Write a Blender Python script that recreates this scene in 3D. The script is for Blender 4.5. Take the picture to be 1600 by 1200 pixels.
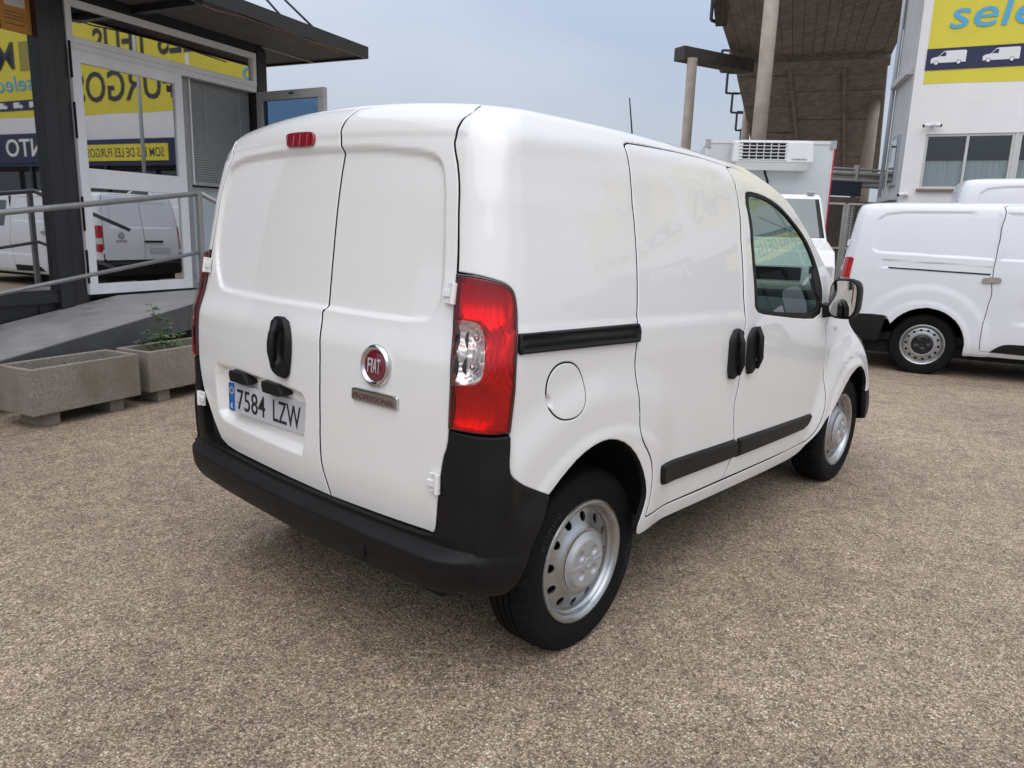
import bpy, bmesh, math, random
import numpy as np
from mathutils import Vector, Matrix, kdtree
from mathutils.geometry import delaunay_2d_cdt
random.seed(7); RNG = np.random.RandomState(7)
for o in list(bpy.data.objects): bpy.data.objects.remove(o)
scene = bpy.context.scene; COL = scene.collection; R = math.radians
# ---------------------------------------------------------------- camera
# world frame: x = forward direction of the white van, y = its left, z = up, origin under its rear axle
cd = bpy.data.cameras.new('camera'); cam = bpy.data.objects.new('camera', cd); COL.objects.link(cam)
cd.sensor_width = 36; cd.lens = 1161.93 / 1600 * 36; cd.clip_start = .05; cd.clip_end = 2000
_y, _p, _r = R(41.548), R(11.7986), R(1.8898)
_F = Vector((math.cos(_y) * math.cos(_p), math.sin(_y) * math.cos(_p), -math.sin(_p))); _X = Vector((math.sin(_y), -math.cos(_y), 0)); _U = _X.cross(_F)
_X2 = math.cos(_r) * _X + math.sin(_r) * _U; _U2 = -math.sin(_r) * _X + math.cos(_r) * _U
CAM = Vector((-1.91745, -2.14518, 1.39365))
_m = Matrix((_X2, _U2, -_F)).transposed().to_4x4(); _m.translation = CAM; cam.matrix_world = _m; scene.camera = cam
# ---------------------------------------------------------------- world, sun, exposure: bright overcast noon
SUN_EL, SUN_AZ = R(58), R(-150)          # sun behind thin cloud, behind the photographer
w = bpy.data.worlds.new('World'); scene.world = w; w.use_nodes = True; nt = w.node_tree; nt.nodes.clear()
N = nt.nodes.new; LK = nt.links.new
out = N('ShaderNodeOutputWorld'); bg = N('ShaderNodeBackground'); sky = N('ShaderNodeTexSky'); sky.sky_type = 'NISHITA'; sky.sun_disc = False
sky.sun_elevation = SUN_EL; sky.sun_rotation = math.pi / 2 - SUN_AZ; sky.air_density = 1.2; sky.dust_density = 2.5; sky.ozone_density = 1.5
sm = N('ShaderNodeVectorMath'); sm.operation = 'SCALE'; sm.inputs['Scale'].default_value = .09; LK(sky.outputs[0], sm.inputs[0])
tc = N('ShaderNodeTexCoord'); mp = N('ShaderNodeMapping'); mp.inputs['Scale'].default_value = (1, 1, 2.6); LK(tc.outputs['Generated'], mp.inputs[0])
nz = N('ShaderNodeTexNoise'); nz.inputs['Scale'].default_value = 1.3; nz.inputs['Detail'].default_value = 3; nz.inputs['Roughness'].default_value = .5; LK(mp.outputs[0], nz.inputs[0])
rp = N('ShaderNodeValToRGB'); rp.color_ramp.elements[0].position = .36; rp.color_ramp.elements[0].color = (.55, .635, .80, 1); rp.color_ramp.elements[1].position = .66; rp.color_ramp.elements[1].color = (.80, .845, .935, 1); LK(nz.outputs[0], rp.inputs[0])
mx = N('ShaderNodeMixRGB'); mx.inputs[0].default_value = .8; LK(sm.outputs[0], mx.inputs[1]); LK(rp.outputs[0], mx.inputs[2])
# standard overcast luminance: (1 + 2 sin elevation) / 3 of the zenith, as an unbroken cloud layer has
sp = N('ShaderNodeSeparateXYZ'); LK(tc.outputs['Generated'], sp.inputs[0]); cl = N('ShaderNodeClamp'); LK(sp.outputs[2], cl.inputs[0]); ma = N('ShaderNodeMath'); ma.operation = 'MULTIPLY_ADD'; ma.inputs[1].default_value = 1.0; ma.inputs[2].default_value = .5; LK(cl.outputs[0], ma.inputs[0])
LK(mx.outputs[0], bg.inputs[0]); LK(ma.outputs[0], bg.inputs[1]); LK(bg.outputs[0], out.inputs[0])
sl = bpy.data.lights.new('sun', 'SUN'); sl.energy = .9; sl.angle = R(70); sl.color = (1, .93, .84)
so = bpy.data.objects.new('sun', sl); COL.objects.link(so)
_d = Vector((math.cos(SUN_EL) * math.cos(SUN_AZ), math.cos(SUN_EL) * math.sin(SUN_AZ), math.sin(SUN_EL))); so.rotation_euler = _d.to_track_quat('Z', 'Y').to_euler(); so.location = (0, 0, 30)
scene.view_settings.view_transform = 'Standard'; scene.view_settings.look = 'None'; scene.view_settings.exposure = .5; scene.view_settings.gamma = 1
scene.render.engine = 'CYCLES'
# ---------------------------------------------------------------- materials
def srgb(r, g, b):
    f = lambda c: (c / 255 / 12.92) if c / 255 <= .04045 else ((c / 255 + .055) / 1.055) ** 2.4
    return (f(r), f(g), f(b), 1)
def mat(name, col, rough=.5, metal=0, coat=0, spec=.5, var=0, vscale=6, bump=0, bscale=60, rvar=0, stretch=None, bdist=.002):
    m = bpy.data.materials.new(name); m.use_nodes = True; t = m.node_tree; b = t.nodes['Principled BSDF']; n = t.nodes.new; l = t.links.new
    col = tuple(col)[:3] + (1,)
    b.inputs['Base Color'].default_value = col; b.inputs['Roughness'].default_value = rough; b.inputs['Metallic'].default_value = metal
    b.inputs['Coat Weight'].default_value = coat; b.inputs['Coat Roughness'].default_value = .02; b.inputs['Specular IOR Level'].default_value = spec
    if var or bump or rvar:
        tc = n('ShaderNodeTexCoord'); vec = tc.outputs['Object']
        if stretch:
            mp = n('ShaderNodeMapping'); mp.inputs['Scale'].default_value = stretch; l(vec, mp.inputs[0]); vec = mp.outputs[0]
        if var or rvar:
            z = n('ShaderNodeTexNoise'); z.inputs['Scale'].default_value = vscale; z.inputs['Detail'].default_value = 8; z.inputs['Roughness'].default_value = .62; l(vec, z.inputs[0])
        if var:
            mr = n('ShaderNodeMapRange'); mr.inputs[1].default_value = .28; mr.inputs[2].default_value = .72; mr.inputs[3].default_value = 1 - var; mr.inputs[4].default_value = 1 + var; l(z.outputs[0], mr.inputs[0])
            mm = n('ShaderNodeVectorMath'); mm.operation = 'SCALE'; mm.inputs[0].default_value = col[:3]; l(mr.outputs[0], mm.inputs['Scale']); l(mm.outputs[0], b.inputs['Base Color'])
        if rvar:
            mr = n('ShaderNodeMapRange'); mr.inputs[1].default_value = .3; mr.inputs[2].default_value = .7; mr.inputs[3].default_value = max(0, rough - rvar); mr.inputs[4].default_value = rough + rvar; l(z.outputs[0], mr.inputs[0]); l(mr.outputs[0], b.inputs['Roughness'])
        if bump:
            z2 = n('ShaderNodeTexNoise'); z2.inputs['Scale'].default_value = bscale; z2.inputs['Detail'].default_value = 6; l(vec, z2.inputs[0])
            bp = n('ShaderNodeBump'); bp.inputs['Strength'].default_value = bump; bp.inputs['Distance'].default_value = bdist; l(z2.outputs[0], bp.inputs['Height']); l(bp.outputs[0], b.inputs['Normal'])
    return m
def glass(name, tint, refl=.06, trans=1., gloss=(1, 1, 1), rough=0.):
    """thin pane: Fresnel reflection over a tinted see-through sheet; refl = reflectance at normal incidence"""
    m = bpy.data.materials.new(name); m.use_nodes = True; t = m.node_tree; t.nodes.clear(); n = t.nodes.new; l = t.links.new
    o = n('ShaderNodeOutputMaterial'); mx = n('ShaderNodeMixShader'); tr = n('ShaderNodeBsdfTransparent'); gl = n('ShaderNodeBsdfGlossy'); fr = n('ShaderNodeFresnel')
    tr.inputs[0].default_value = tuple(tint) + (1,); gl.inputs[0].default_value = tuple(gloss) + (1,); gl.inputs['Roughness'].default_value = rough; 
    ge = n('ShaderNodeNewGeometry'); io = n('ShaderNodeMapRange'); io.inputs[3].default_value = 1.5; io.inputs[4].default_value = 1 / 1.5; l(ge.outputs['Backfacing'], io.inputs[0]); l(io.outputs[0], fr.inputs[0])   # a thin pane reflects alike from both sides
    mr = n('ShaderNodeMapRange'); mr.inputs[1].default_value = .04; mr.inputs[2].default_value = 1; mr.inputs[3].default_value = refl; mr.inputs[4].default_value = 1; l(fr.outputs[0], mr.inputs[0])
    l(mr.outputs[0], mx.inputs[0]); l(tr.outputs[0], mx.inputs[1]); l(gl.outputs[0], mx.inputs[2]); l(mx.outputs[0], o.inputs[0])
    return m
M = {}
M['white'] = mat('white_paint', (.80, .79, .768), .5, coat=1, spec=.3, var=.012, vscale=3)
def lined(m, col=(.10, .10, .105, 1)):
    """inner face of the sheet metal wears dark trim"""
    t = m.node_tree; b = t.nodes['Principled BSDF']; g = t.nodes.new('ShaderNodeNewGeometry'); mx = t.nodes.new('ShaderNodeMixRGB'); s = b.inputs['Base Color'].links[0].from_socket; t.links.new(g.outputs['Backfacing'], mx.inputs[0]); t.links.new(s, mx.inputs[1]); mx.inputs[2].default_value = col; t.links.new(mx.outputs[0], b.inputs['Base Color'])
def road_film(m):
    """dried splash specks low on the bodywork"""
    t = m.node_tree; b = t.nodes['Principled BSDF']; n = t.nodes.new; l = t.links.new; s = b.inputs['Base Color'].links[0].from_socket; tc = n('ShaderNodeTexCoord'); z = n('ShaderNodeTexNoise'); z.inputs['Scale'].default_value = 55; z.inputs['Detail'].default_value = 7; z.inputs['Roughness'].default_value = .7; l(tc.outputs['Object'], z.inputs[0])
    x = n('ShaderNodeSeparateXYZ'); l(tc.outputs['Object'], x.inputs[0]); a = n('ShaderNodeMapRange'); a.inputs[1].default_value = .30; a.inputs[2].default_value = .62; a.inputs[3].default_value = .53; a.inputs[4].default_value = .72; l(x.outputs[2], a.inputs[0])
    d = n('ShaderNodeMath'); d.operation = 'SUBTRACT'; l(z.outputs[0], d.inputs[0]); l(a.outputs[0], d.inputs[1]); e = n('ShaderNodeMapRange'); e.inputs[2].default_value = .10; e.inputs[4].default_value = .42; l(d.outputs[0], e.inputs[0])
    mx = n('ShaderNodeMixRGB'); l(e.outputs[0], mx.inputs[0]); l(s, mx.inputs[1]); mx.inputs[2].default_value = (.30, .26, .21, 1); l(mx.outputs[0], b.inputs['Base Color'])
road_film(M['white']); lined(M['white'])
M['white2'] = mat('cool_white_paint', (.74, .76, .80), .35, coat=.6, var=.02, vscale=2, stretch=(2, 2, .4))
M['blackplastic'] = mat('black_plastic', (.0085, .0085, .009), .5, spec=.28, var=.15, vscale=9, bump=.25, bscale=900, bdist=.0006)
M['bumperplastic'] = mat('bumper_plastic', (.0085, .0083, .0083), .50, spec=.22, var=.18, vscale=5, bump=.3, bscale=700, bdist=.0006, rvar=.08)
M['glossblack'] = mat('gloss_black', (.012, .012, .013), .22)
M['void'] = mat('gap_black', (.006, .006, .006), .9)
M['rubber'] = mat('tyre_rubber', (.0065, .0065, .0065), .75, spec=.18, var=.2, vscale=14, bump=.2, bscale=300, bdist=.0006)
M['steel'] = mat('silver_wheel_paint', (.42, .425, .43), .28, metal=.85, var=.12, vscale=18, rvar=.1)
M['capplastic'] = mat('hub_cap_plastic', (.44, .445, .45), .40, metal=.4, var=.08, vscale=20)
M['chrome'] = mat('chrome', (.62, .62, .62), .10, metal=1)
M['satin'] = mat('satin_metal', (.42, .40, .39), .35, metal=.9, var=.05)
M['maroon'] = mat('maroon_enamel', srgb(112, 22, 44), .25, coat=1)
M['maroonletter'] = mat('maroon_lettering', srgb(96, 40, 52), .4)
M['silverletter'] = mat('silver_lettering', (.72, .72, .72), .3, metal=.4)
M['plate'] = mat('reflective_plate', (.52, .54, .57), .35, var=.04, vscale=30)
M['plateblue'] = mat('plate_blue', srgb(28, 96, 176), .4)
M['platechar'] = mat('plate_black', (.015, .015, .016), .45)
M['glasscar'] = glass('car_glass', (.62, .74, .70), .07)
M['mirror'] = mat('mirror_silver', (.75, .78, .78), .02, metal=1)
M['redlens'] = glass('red_lens', (.80, .010, .018), .05, gloss=(1, .9, .9), rough=.02)
M['clearlens'] = glass('clear_lens', (.86, .86, .84), .06)
M['lampedge'] = mat('lamp_dark_edge', (.035, .004, .006), .2, coat=1)
M['stoplens'] = mat('stop_lamp_red', (.26, .008, .018), .15, coat=1, bump=.5, bscale=120, bdist=.002)
def reflector():
    m = mat('lamp_reflector', (.82, .82, .82), .22, metal=.6); t = m.node_tree; b = t.nodes['Principled BSDF']
    tc = t.nodes.new('ShaderNodeTexCoord'); v = t.nodes.new('ShaderNodeTexVoronoi'); v.inputs['Scale'].default_value = 130
    t.links.new(tc.outputs['Object'], v.inputs[0]); bp = t.nodes.new('ShaderNodeBump'); bp.inputs['Strength'].default_value = .08; bp.inputs['Distance'].default_value = .003
    t.links.new(v.outputs['Distance'], bp.inputs['Height']); t.links.new(bp.outputs[0], b.inputs['Normal']); return m
M['reflector'] = reflector()
M['seatcloth'] = mat('seat_cloth', (.035, .037, .04), .9, var=.2, vscale=40)
M['dash'] = mat('dashboard_plastic', (.03, .03, .032), .6)
M['greypanel'] = mat('grey_panel', (.30, .31, .31), .6, var=.06)
# office
M['anthracite'] = mat('anthracite_paint', srgb(38, 39, 43), .42, var=.12, vscale=4, rvar=.08)
M['alu'] = mat('white_aluminium', (.74, .74, .74), .42, var=.06, vscale=5, stretch=(1, 1, .25))
M['alugrey'] = mat('grey_aluminium', (.34, .335, .33), .45, var=.08)
M['officeglass'] = glass('coated_office_glass', (.16, .175, .18), .60, gloss=(.90, .90, .90), rough=.014)
M['blueglass'] = glass('blue_tinted_glass', (.34, .46, .58), .06, gloss=(.6, .75, .9))
M['interior'] = mat('office_interior', (.10, .105, .11), .9, var=.2, vscale=2)
M['frost'] = mat('frosted_panel', (.52, .57, .58), .5, var=.05)
M['blind'] = mat('blind_slat', (.26, .27, .265), .5, var=.08)
M['chain'] = mat('bead_chain', (.5, .5, .48), .4)
M['soffit'] = mat('corrugated_soffit', srgb(92, 88, 86), .55, var=.15, vscale=3)
M['ramp'] = mat('ramp_steel', (.36, .345, .34), .55, metal=.2, var=.22, vscale=5, bump=.6, bscale=180, bdist=.003, rvar=.12)
M['railsteel'] = mat('rail_steel', (.31, .31, .31), .45, metal=.5, var=.15, vscale=7)
M['rampside'] = mat('ramp_side_steel', (.10, .10, .105), .5, metal=.3, var=.2, vscale=4)
M['poster'] = mat('orange_poster', srgb(186, 130, 52), .6, var=.05)
M['posterwhite'] = mat('poster_white', (.62, .60, .56), .6); M['posterblack'] = mat('poster_black', (.03, .03, .03), .6)
M['cable'] = mat('copper_cable', srgb(128, 98, 86), .5)
def concrete(name, col, dark=.55, sc=30, moss=None):
    m = mat(name, col, .9, bump=.7, bscale=140, bdist=.004); t = m.node_tree; b = t.nodes['Principled BSDF']; n = t.nodes.new; l = t.links.new
    tc = n('ShaderNodeTexCoord'); a = n('ShaderNodeTexNoise'); a.inputs['Scale'].default_value = sc; a.inputs['Detail'].default_value = 8; a.inputs['Roughness'].default_value = .7; l(tc.outputs['Object'], a.inputs[0])
    c = n('ShaderNodeTexNoise'); c.inputs['Scale'].default_value = 3.2; c.inputs['Detail'].default_value = 5; l(tc.outputs['Object'], c.inputs[0])
    r1 = n('ShaderNodeValToRGB'); r1.color_ramp.elements[0].position = .3; r1.color_ramp.elements[1].position = .7
    r1.color_ramp.elements[0].color = tuple(x * dark for x in col[:3]) + (1,); r1.color_ramp.elements[1].color = tuple(col[:3]) + (1,); l(a.outputs[0], r1.inputs[0])
    r2 = n('ShaderNodeValToRGB'); r2.color_ramp.elements[0].position = .42; r2.color_ramp.elements[1].position = .66; mc = moss or tuple(x * .5 for x in col[:3])
    r2.color_ramp.elements[0].color = (0, 0, 0, 1); r2.color_ramp.elements[1].color = (.75, .75, .75, 1); l(c.outputs[0], r2.inputs[0])
    mxx = n('ShaderNodeMixRGB'); l(r2.outputs[0], mxx.inputs[0]); l(r1.outputs[0], mxx.inputs[1]); mxx.inputs[2].default_value = tuple(mc) + (1,); l(mxx.outputs[0], b.inputs['Base Color'])
    return m
M['planter'] = concrete('planter_concrete', (.37, .325, .27), .42, 75, (.16, .142, .10))
M['soil'] = mat('soil', (.06, .05, .042), .95, var=.4, vscale=40, bump=1, bscale=60, bdist=.01)
M['column'] = concrete('column_concrete', (.42, .37, .31), .8, 6, (.30, .26, .22))
def boarded(m, rot, k=.32):
    """streaks left by the shuttering boards"""
    t = m.node_tree; b = t.nodes['Principled BSDF']; n = t.nodes.new; l = t.links.new; s = b.inputs['Base Color'].links[0].from_socket; tc = n('ShaderNodeTexCoord'); mp = n('ShaderNodeMapping'); mp.inputs['Rotation'].default_value = (0, 0, rot); mp.inputs['Scale'].default_value = (7, .30, 7); l(tc.outputs['Object'], mp.inputs[0])
    z = n('ShaderNodeTexNoise'); z.inputs['Scale'].default_value = 1.6; z.inputs['Detail'].default_value = 6; z.inputs['Roughness'].default_value = .65; l(mp.outputs[0], z.inputs[0]); r = n('ShaderNodeMapRange'); r.inputs[1].default_value = .32; r.inputs[2].default_value = .68; r.inputs[3].default_value = 1 - k; r.inputs[4].default_value = 1 + k; l(z.outputs[0], r.inputs[0])
    v = n('ShaderNodeVectorMath'); v.operation = 'SCALE'; l(s, v.inputs[0]); l(r.outputs[0], v.inputs['Scale']); l(v.outputs[0], b.inputs['Base Color']); return m
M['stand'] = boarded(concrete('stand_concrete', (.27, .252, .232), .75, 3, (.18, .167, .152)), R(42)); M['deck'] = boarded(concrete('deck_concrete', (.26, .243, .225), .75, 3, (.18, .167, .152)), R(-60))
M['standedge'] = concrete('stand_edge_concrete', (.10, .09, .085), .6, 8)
M['blacksteel'] = mat('black_steel', (.03, .032, .035), .5, var=.2)
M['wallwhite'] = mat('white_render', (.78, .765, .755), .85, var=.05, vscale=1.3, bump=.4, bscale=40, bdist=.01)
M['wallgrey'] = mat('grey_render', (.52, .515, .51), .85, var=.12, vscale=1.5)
M['winframe'] = mat('window_frame', (.55, .54, .52), .5); M['sillbrown'] = mat('window_sill', srgb(142, 118, 98), .7)
M['winglass'] = glass('window_glass', (.80, .82, .82), .07)
M['curtain'] = mat('curtain_stripes', (.74, .80, .80), .9, var=.25, vscale=5, stretch=(14, 14, .1))
M['darkroom'] = mat('dark_room', (.03, .03, .035), .9)
M['yellow'] = mat('yellow_banner', srgb(216, 202, 62), .55, var=.05, vscale=1.2, bump=.15, bscale=2.5, bdist=.05)
M['navy'] = mat('navy_print', srgb(38, 42, 74), .6); M['skyblue'] = mat('sky_blue_print', srgb(84, 168, 208), .6); M['printwhite'] = mat('white_print', (.74, .74, .74), .6)
M['blockprint'] = mat('faded_print', srgb(150, 140, 62), .6); M['darkletter'] = mat('dark_lettering', srgb(52, 54, 62), .6)
M['boxwhite'] = mat('truck_box', (.60, .63, .645), .45, coat=.2, var=.03); M['unitwhite'] = mat('cooling_unit', (.70, .71, .71), .45, var=.03)
M['redline'] = mat('red_trim', srgb(190, 52, 70), .5); M['greytrim'] = mat('grey_trim', (.38, .40, .42), .45, metal=.3)
M['truckscreen'] = mat('truck_windscreen', (.10, .135, .135), .08, coat=1, var=.1, vscale=2); M['truckglass'] = mat('windscreen_dark', (.035, .05, .052), .06, coat=1)
M['leaf'] = mat('leaf', (.075, .13, .035), .55, var=.35, vscale=20); M['stem'] = mat('stem', (.09, .12, .04), .7)
M['fence'] = mat('fence_galvanised', (.36, .35, .335), .6, metal=.1, var=.1); M['mesh'] = mat('fence_mesh', (.045, .045, .045), .7)
M['blueboard'] = mat('blue_board', (.028, .035, .05), .6); M['rust'] = mat('brown_panel', (.14, .11, .085), .85, var=.3, vscale=8)
def ground_mat():
    m = bpy.data.materials.new('exposed_aggregate'); m.use_nodes = True; t = m.node_tree; b = t.nodes['Principled BSDF']; n = t.nodes.new; l = t.links.new
    tc = n('ShaderNodeTexCoord'); P = tc.outputs['Object']
    dn = n('ShaderNodeTexNoise'); dn.inputs['Scale'].default_value = 45; l(P, dn.inputs[0])
    ad = n('ShaderNodeVectorMath'); ad.operation = 'MULTIPLY_ADD'; l(dn.outputs['Color'], ad.inputs[0]); ad.inputs[1].default_value = (.012, .012, 0); l(P, ad.inputs[2])
    def vor(scale):
        v = n('ShaderNodeTexVoronoi'); v.inputs['Scale'].default_value = scale; l(ad.outputs[0], v.inputs[0]); return v
    v1 = vor(178); v2 = vor(80)
    def ramp(src, stops):
        r = n('ShaderNodeValToRGB'); r.color_ramp.interpolation = 'CONSTANT'; e = r.color_ramp.elements
        while len(e) < len(stops): e.new(.5)
        for k, (p, c) in enumerate(stops): e[k].position = p; e[k].color = tuple(c) + (1,)
        l(src, r.inputs[0]); return r
    sx = n('ShaderNodeSeparateColor'); l(v1.outputs['Color'], sx.inputs[0])
    r1 = ramp(sx.outputs[0], [(0, (0.142, 0.108, 0.077)), (.16, (0.312, 0.235, 0.165)), (.38, (0.440, 0.327, 0.226)), (.62, (0.540, 0.396, 0.273)), (.80, (0.682, 0.521, 0.365)), (.92, (0.850, 0.686, 0.499)), (.972, (0.850, 0.850, 0.673))])
    sx2 = n('ShaderNodeSeparateColor'); l(v2.outputs['Color'], sx2.inputs[0])
    r2 = ramp(sx2.outputs[0], [(0, (0.213, 0.165, 0.116)), (.3, (0.398, 0.297, 0.206)), (.7, (0.568, 0.422, 0.290)), (.9, (0.781, 0.620, 0.452))])
    m1 = n('ShaderNodeMixRGB'); m1.inputs[0].default_value = .34; l(r1.outputs[0], m1.inputs[1]); l(r2.outputs[0], m1.inputs[2])
    # binder showing between the stones
    cr = n('ShaderNodeMapRange'); cr.inputs[1].default_value = .15; cr.inputs[2].default_value = .62; cr.inputs[3].default_value = 1.12; cr.inputs[4].default_value = .50; l(v1.outputs['Distance'], cr.inputs[0])
    s1 = n('ShaderNodeVectorMath'); s1.operation = 'SCALE'; l(m1.outputs[0], s1.inputs[0]); l(cr.outputs[0], s1.inputs['Scale'])
    # worn and dirty patches, a few metres and a few decimetres across
    n1 = n('ShaderNodeTexNoise'); n1.inputs['Scale'].default_value = .7; n1.inputs['Detail'].default_value = 6; n1.inputs['Roughness'].default_value = .6; l(P, n1.inputs[0])
    n2 = n('ShaderNodeTexNoise'); n2.inputs['Scale'].default_value = 9; n2.inputs['Detail'].default_value = 5; n2.inputs['Roughness'].default_value = .7; l(P, n2.inputs[0])
    a1 = n('ShaderNodeMapRange'); a1.inputs[1].default_value = .3; a1.inputs[2].default_value = .7; a1.inputs[3].default_value = .88; a1.inputs[4].default_value = 1.30; l(n1.outputs[0], a1.inputs[0])
    a2 = n('ShaderNodeMapRange'); a2.inputs[1].default_value = .32; a2.inputs[2].default_value = .6; a2.inputs[3].default_value = .74; a2.inputs[4].default_value = 1.05; l(n2.outputs[0], a2.inputs[0])
    v3 = n('ShaderNodeTexVoronoi'); v3.inputs['Scale'].default_value = 9; l(ad.outputs[0], v3.inputs[0]); a3 = n('ShaderNodeMapRange'); a3.inputs[1].default_value = .03; a3.inputs[2].default_value = .10; a3.inputs[3].default_value = .45; a3.inputs[4].default_value = 1; l(v3.outputs['Distance'], a3.inputs[0])   # dark stones and old gum
    mu0 = n('ShaderNodeMath'); mu0.operation = 'MULTIPLY'; l(a1.outputs[0], mu0.inputs[0]); l(a3.outputs[0], mu0.inputs[1])
    mu = n('ShaderNodeMath'); mu.operation = 'MULTIPLY'; l(mu0.outputs[0], mu.inputs[0]); l(a2.outputs[0], mu.inputs[1])
    n4 = n('ShaderNodeTexNoise'); n4.inputs['Scale'].default_value = 2.1; n4.inputs['Detail'].default_value = 4; n4.inputs['Roughness'].default_value = .55; n4.inputs['Distortion'].default_value = .6; l(P, n4.inputs[0])   # old oil and tyre stains
    a4 = n('ShaderNodeMapRange'); a4.inputs[1].default_value = .54; a4.inputs[2].default_value = .70; a4.inputs[3].default_value = 1.04; a4.inputs[4].default_value = .86; l(n4.outputs[0], a4.inputs[0]); mu2 = n('ShaderNodeMath'); mu2.operation = 'MULTIPLY'; l(mu.outputs[0], mu2.inputs[0]); l(a4.outputs[0], mu2.inputs[1])
    s2 = n('ShaderNodeVectorMath'); s2.operation = 'SCALE'; l(s1.outputs[0], s2.inputs[0]); l(mu2.outputs[0], s2.inputs['Scale']); l(s2.outputs[0], b.inputs['Base Color'])
    b.inputs['Roughness'].default_value = .78; b.inputs['Specular IOR Level'].default_value = .35
    h = n('ShaderNodeMath'); h.operation = 'MULTIPLY_ADD'; l(v1.outputs['Distance'], h.inputs[0]); h.inputs[1].default_value = -1; l(v2.outputs['Distance'], h.inputs[2])
    bp = n('ShaderNodeBump'); bp.inputs['Strength'].default_value = .8; bp.inputs['Distance'].default_value = .003; l(h.outputs[0], bp.inputs['Height']); l(bp.outputs[0], b.inputs['Normal'])
    return m
M['ground'] = ground_mat()
# ---------------------------------------------------------------- helpers
def link(name, me, m, parent=None, label=None, cat=None, group=None, kind=None):
    o = bpy.data.objects.new(name, me); COL.objects.link(o)
    if m is not None and me is not None and not me.materials: me.materials.append(M[m] if isinstance(m, str) else m)
    if parent is not None: o.parent = parent
    if label: o['label'] = label
    if cat: o['category'] = cat
    if group: o['group'] = group
    if kind: o['kind'] = kind
    return o
def thing(name, label, cat, loc=(0, 0, 0), rotz=0, group=None, scale=1):
    o = link(name, None, None, None, label, cat, group); o.location = loc; o.rotation_euler = (0, 0, rotz); o.scale = (scale,) * 3; o.empty_display_size = .2
    return o
class MB:
    def __init__(s): s.v = []; s.f = []
    def add(s, vs, fs):
        k = len(s.v); s.v += [tuple(map(float, p)) for p in vs]; s.f += [tuple(i + k for i in f) for f in fs]; return s
    def box(s, a, b):
        (x0, y0, z0), (x1, y1, z1) = a, b
        return s.add([(x0, y0, z0), (x1, y0, z0), (x1, y1, z0), (x0, y1, z0), (x0, y0, z1), (x1, y0, z1), (x1, y1, z1), (x0, y1, z1)], [(0, 3, 2, 1), (4, 5, 6, 7), (0, 1, 5, 4), (1, 2, 6, 5), (2, 3, 7, 6), (3, 0, 4, 7)])
    def hexa(s, p): return s.add(p, [(0, 3, 2, 1), (4, 5, 6, 7), (0, 1, 5, 4), (1, 2, 6, 5), (2, 3, 7, 6), (3, 0, 4, 7)])
    def bar(s, a, b, w, h, up=(0, 0, 1)):
        a = Vector(a); b = Vector(b); d = (b - a).normalized(); u = Vector(up); x = d.cross(u)
        if x.length < 1e-4: x = d.cross(Vector((1, 0, 0)))
        x.normalize(); y = x.cross(d).normalized(); x = x * w / 2; y = y * h / 2
        return s.hexa([a - x - y, b - x - y, b + x - y, a + x - y, a - x + y, b - x + y, b + x + y, a + x + y])
    def tube(s, pts, r, n=10, cap=True):
        pts = [Vector(p) for p in pts]; k0 = len(s.v); rs = r if hasattr(r, '__len__') else [r] * len(pts); u = None
        for i, p in enumerate(pts):
            d = (pts[min(i + 1, len(pts) - 1)] - pts[max(i - 1, 0)]).normalized()
            if u is None: u = d.cross(Vector((0, 0, 1))); u = d.cross(Vector((1, 0, 0))) if u.length < .01 else u
            u = (u - d * u.dot(d)).normalized(); w = d.cross(u)
            for j in range(n): a = 2 * math.pi * j / n; s.v.append(tuple(p + (u * math.cos(a) + w * math.sin(a)) * rs[i]))
        for i in range(len(pts) - 1):
            for j in range(n): q = (j + 1) % n; s.f.append((k0 + i * n + j, k0 + i * n + q, k0 + (i + 1) * n + q, k0 + (i + 1) * n + j))
        if cap: s.f.append(tuple(k0 + j for j in range(n))[::-1]); s.f.append(tuple(k0 + (len(pts) - 1) * n + j for j in range(n)))
        return s
    def prism(s, poly, a, b):
        """poly: list of (u, v); a(u, v) / b(u, v) give the two faces"""
        n = len(poly); k = len(s.v); s.v += [tuple(a(*p)) for p in poly] + [tuple(b(*p)) for p in poly]
        s.f.append(tuple(k + i for i in range(n))); s.f.append(tuple(k + n + i for i in range(n))[::-1])
        for i in range(n): j = (i + 1) % n; s.f.append((k + j, k + i, k + n + i, k + n + j))
        return s
    def mesh(s, name, smooth=False):
        me = bpy.data.meshes.new(name); me.from_pydata(s.v, [], s.f); bm = bmesh.new(); bm.from_mesh(me); bmesh.ops.recalc_face_normals(bm, faces=bm.faces); bm.to_mesh(me); bm.free()
        if smooth: me.shade_smooth()
        return me
    def obj(s, name, m, parent=None, bevel=0, smooth=False, angle=None, **k):
        o = link(name, s.mesh(name, smooth), m, parent, **k)
        if bevel: b = o.modifiers.new('bevel', 'BEVEL'); b.width = bevel; b.segments = 2; b.limit_method = 'ANGLE'; b.harden_normals = False
        if angle: o.data.set_sharp_from_angle(angle=R(angle))
        return o
def lathe(prof, n=48, axis='y'):
    """prof: list of (radius, axial)"""
    v = []; f = []; m = len(prof)
    for j in range(n):
        a = 2 * math.pi * j / n; c, q = math.cos(a), math.sin(a)
        for r, y in prof: v.append((r * c, y, r * q) if axis == 'y' else (r * c, r * q, y))
    for j in range(n):
        k = (j + 1) % n
        for i in range(m - 1): f.append((j * m + i, j * m + i + 1, k * m + i + 1, k * m + i))
    b = MB(); b.v = v; b.f = f; return b
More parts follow.
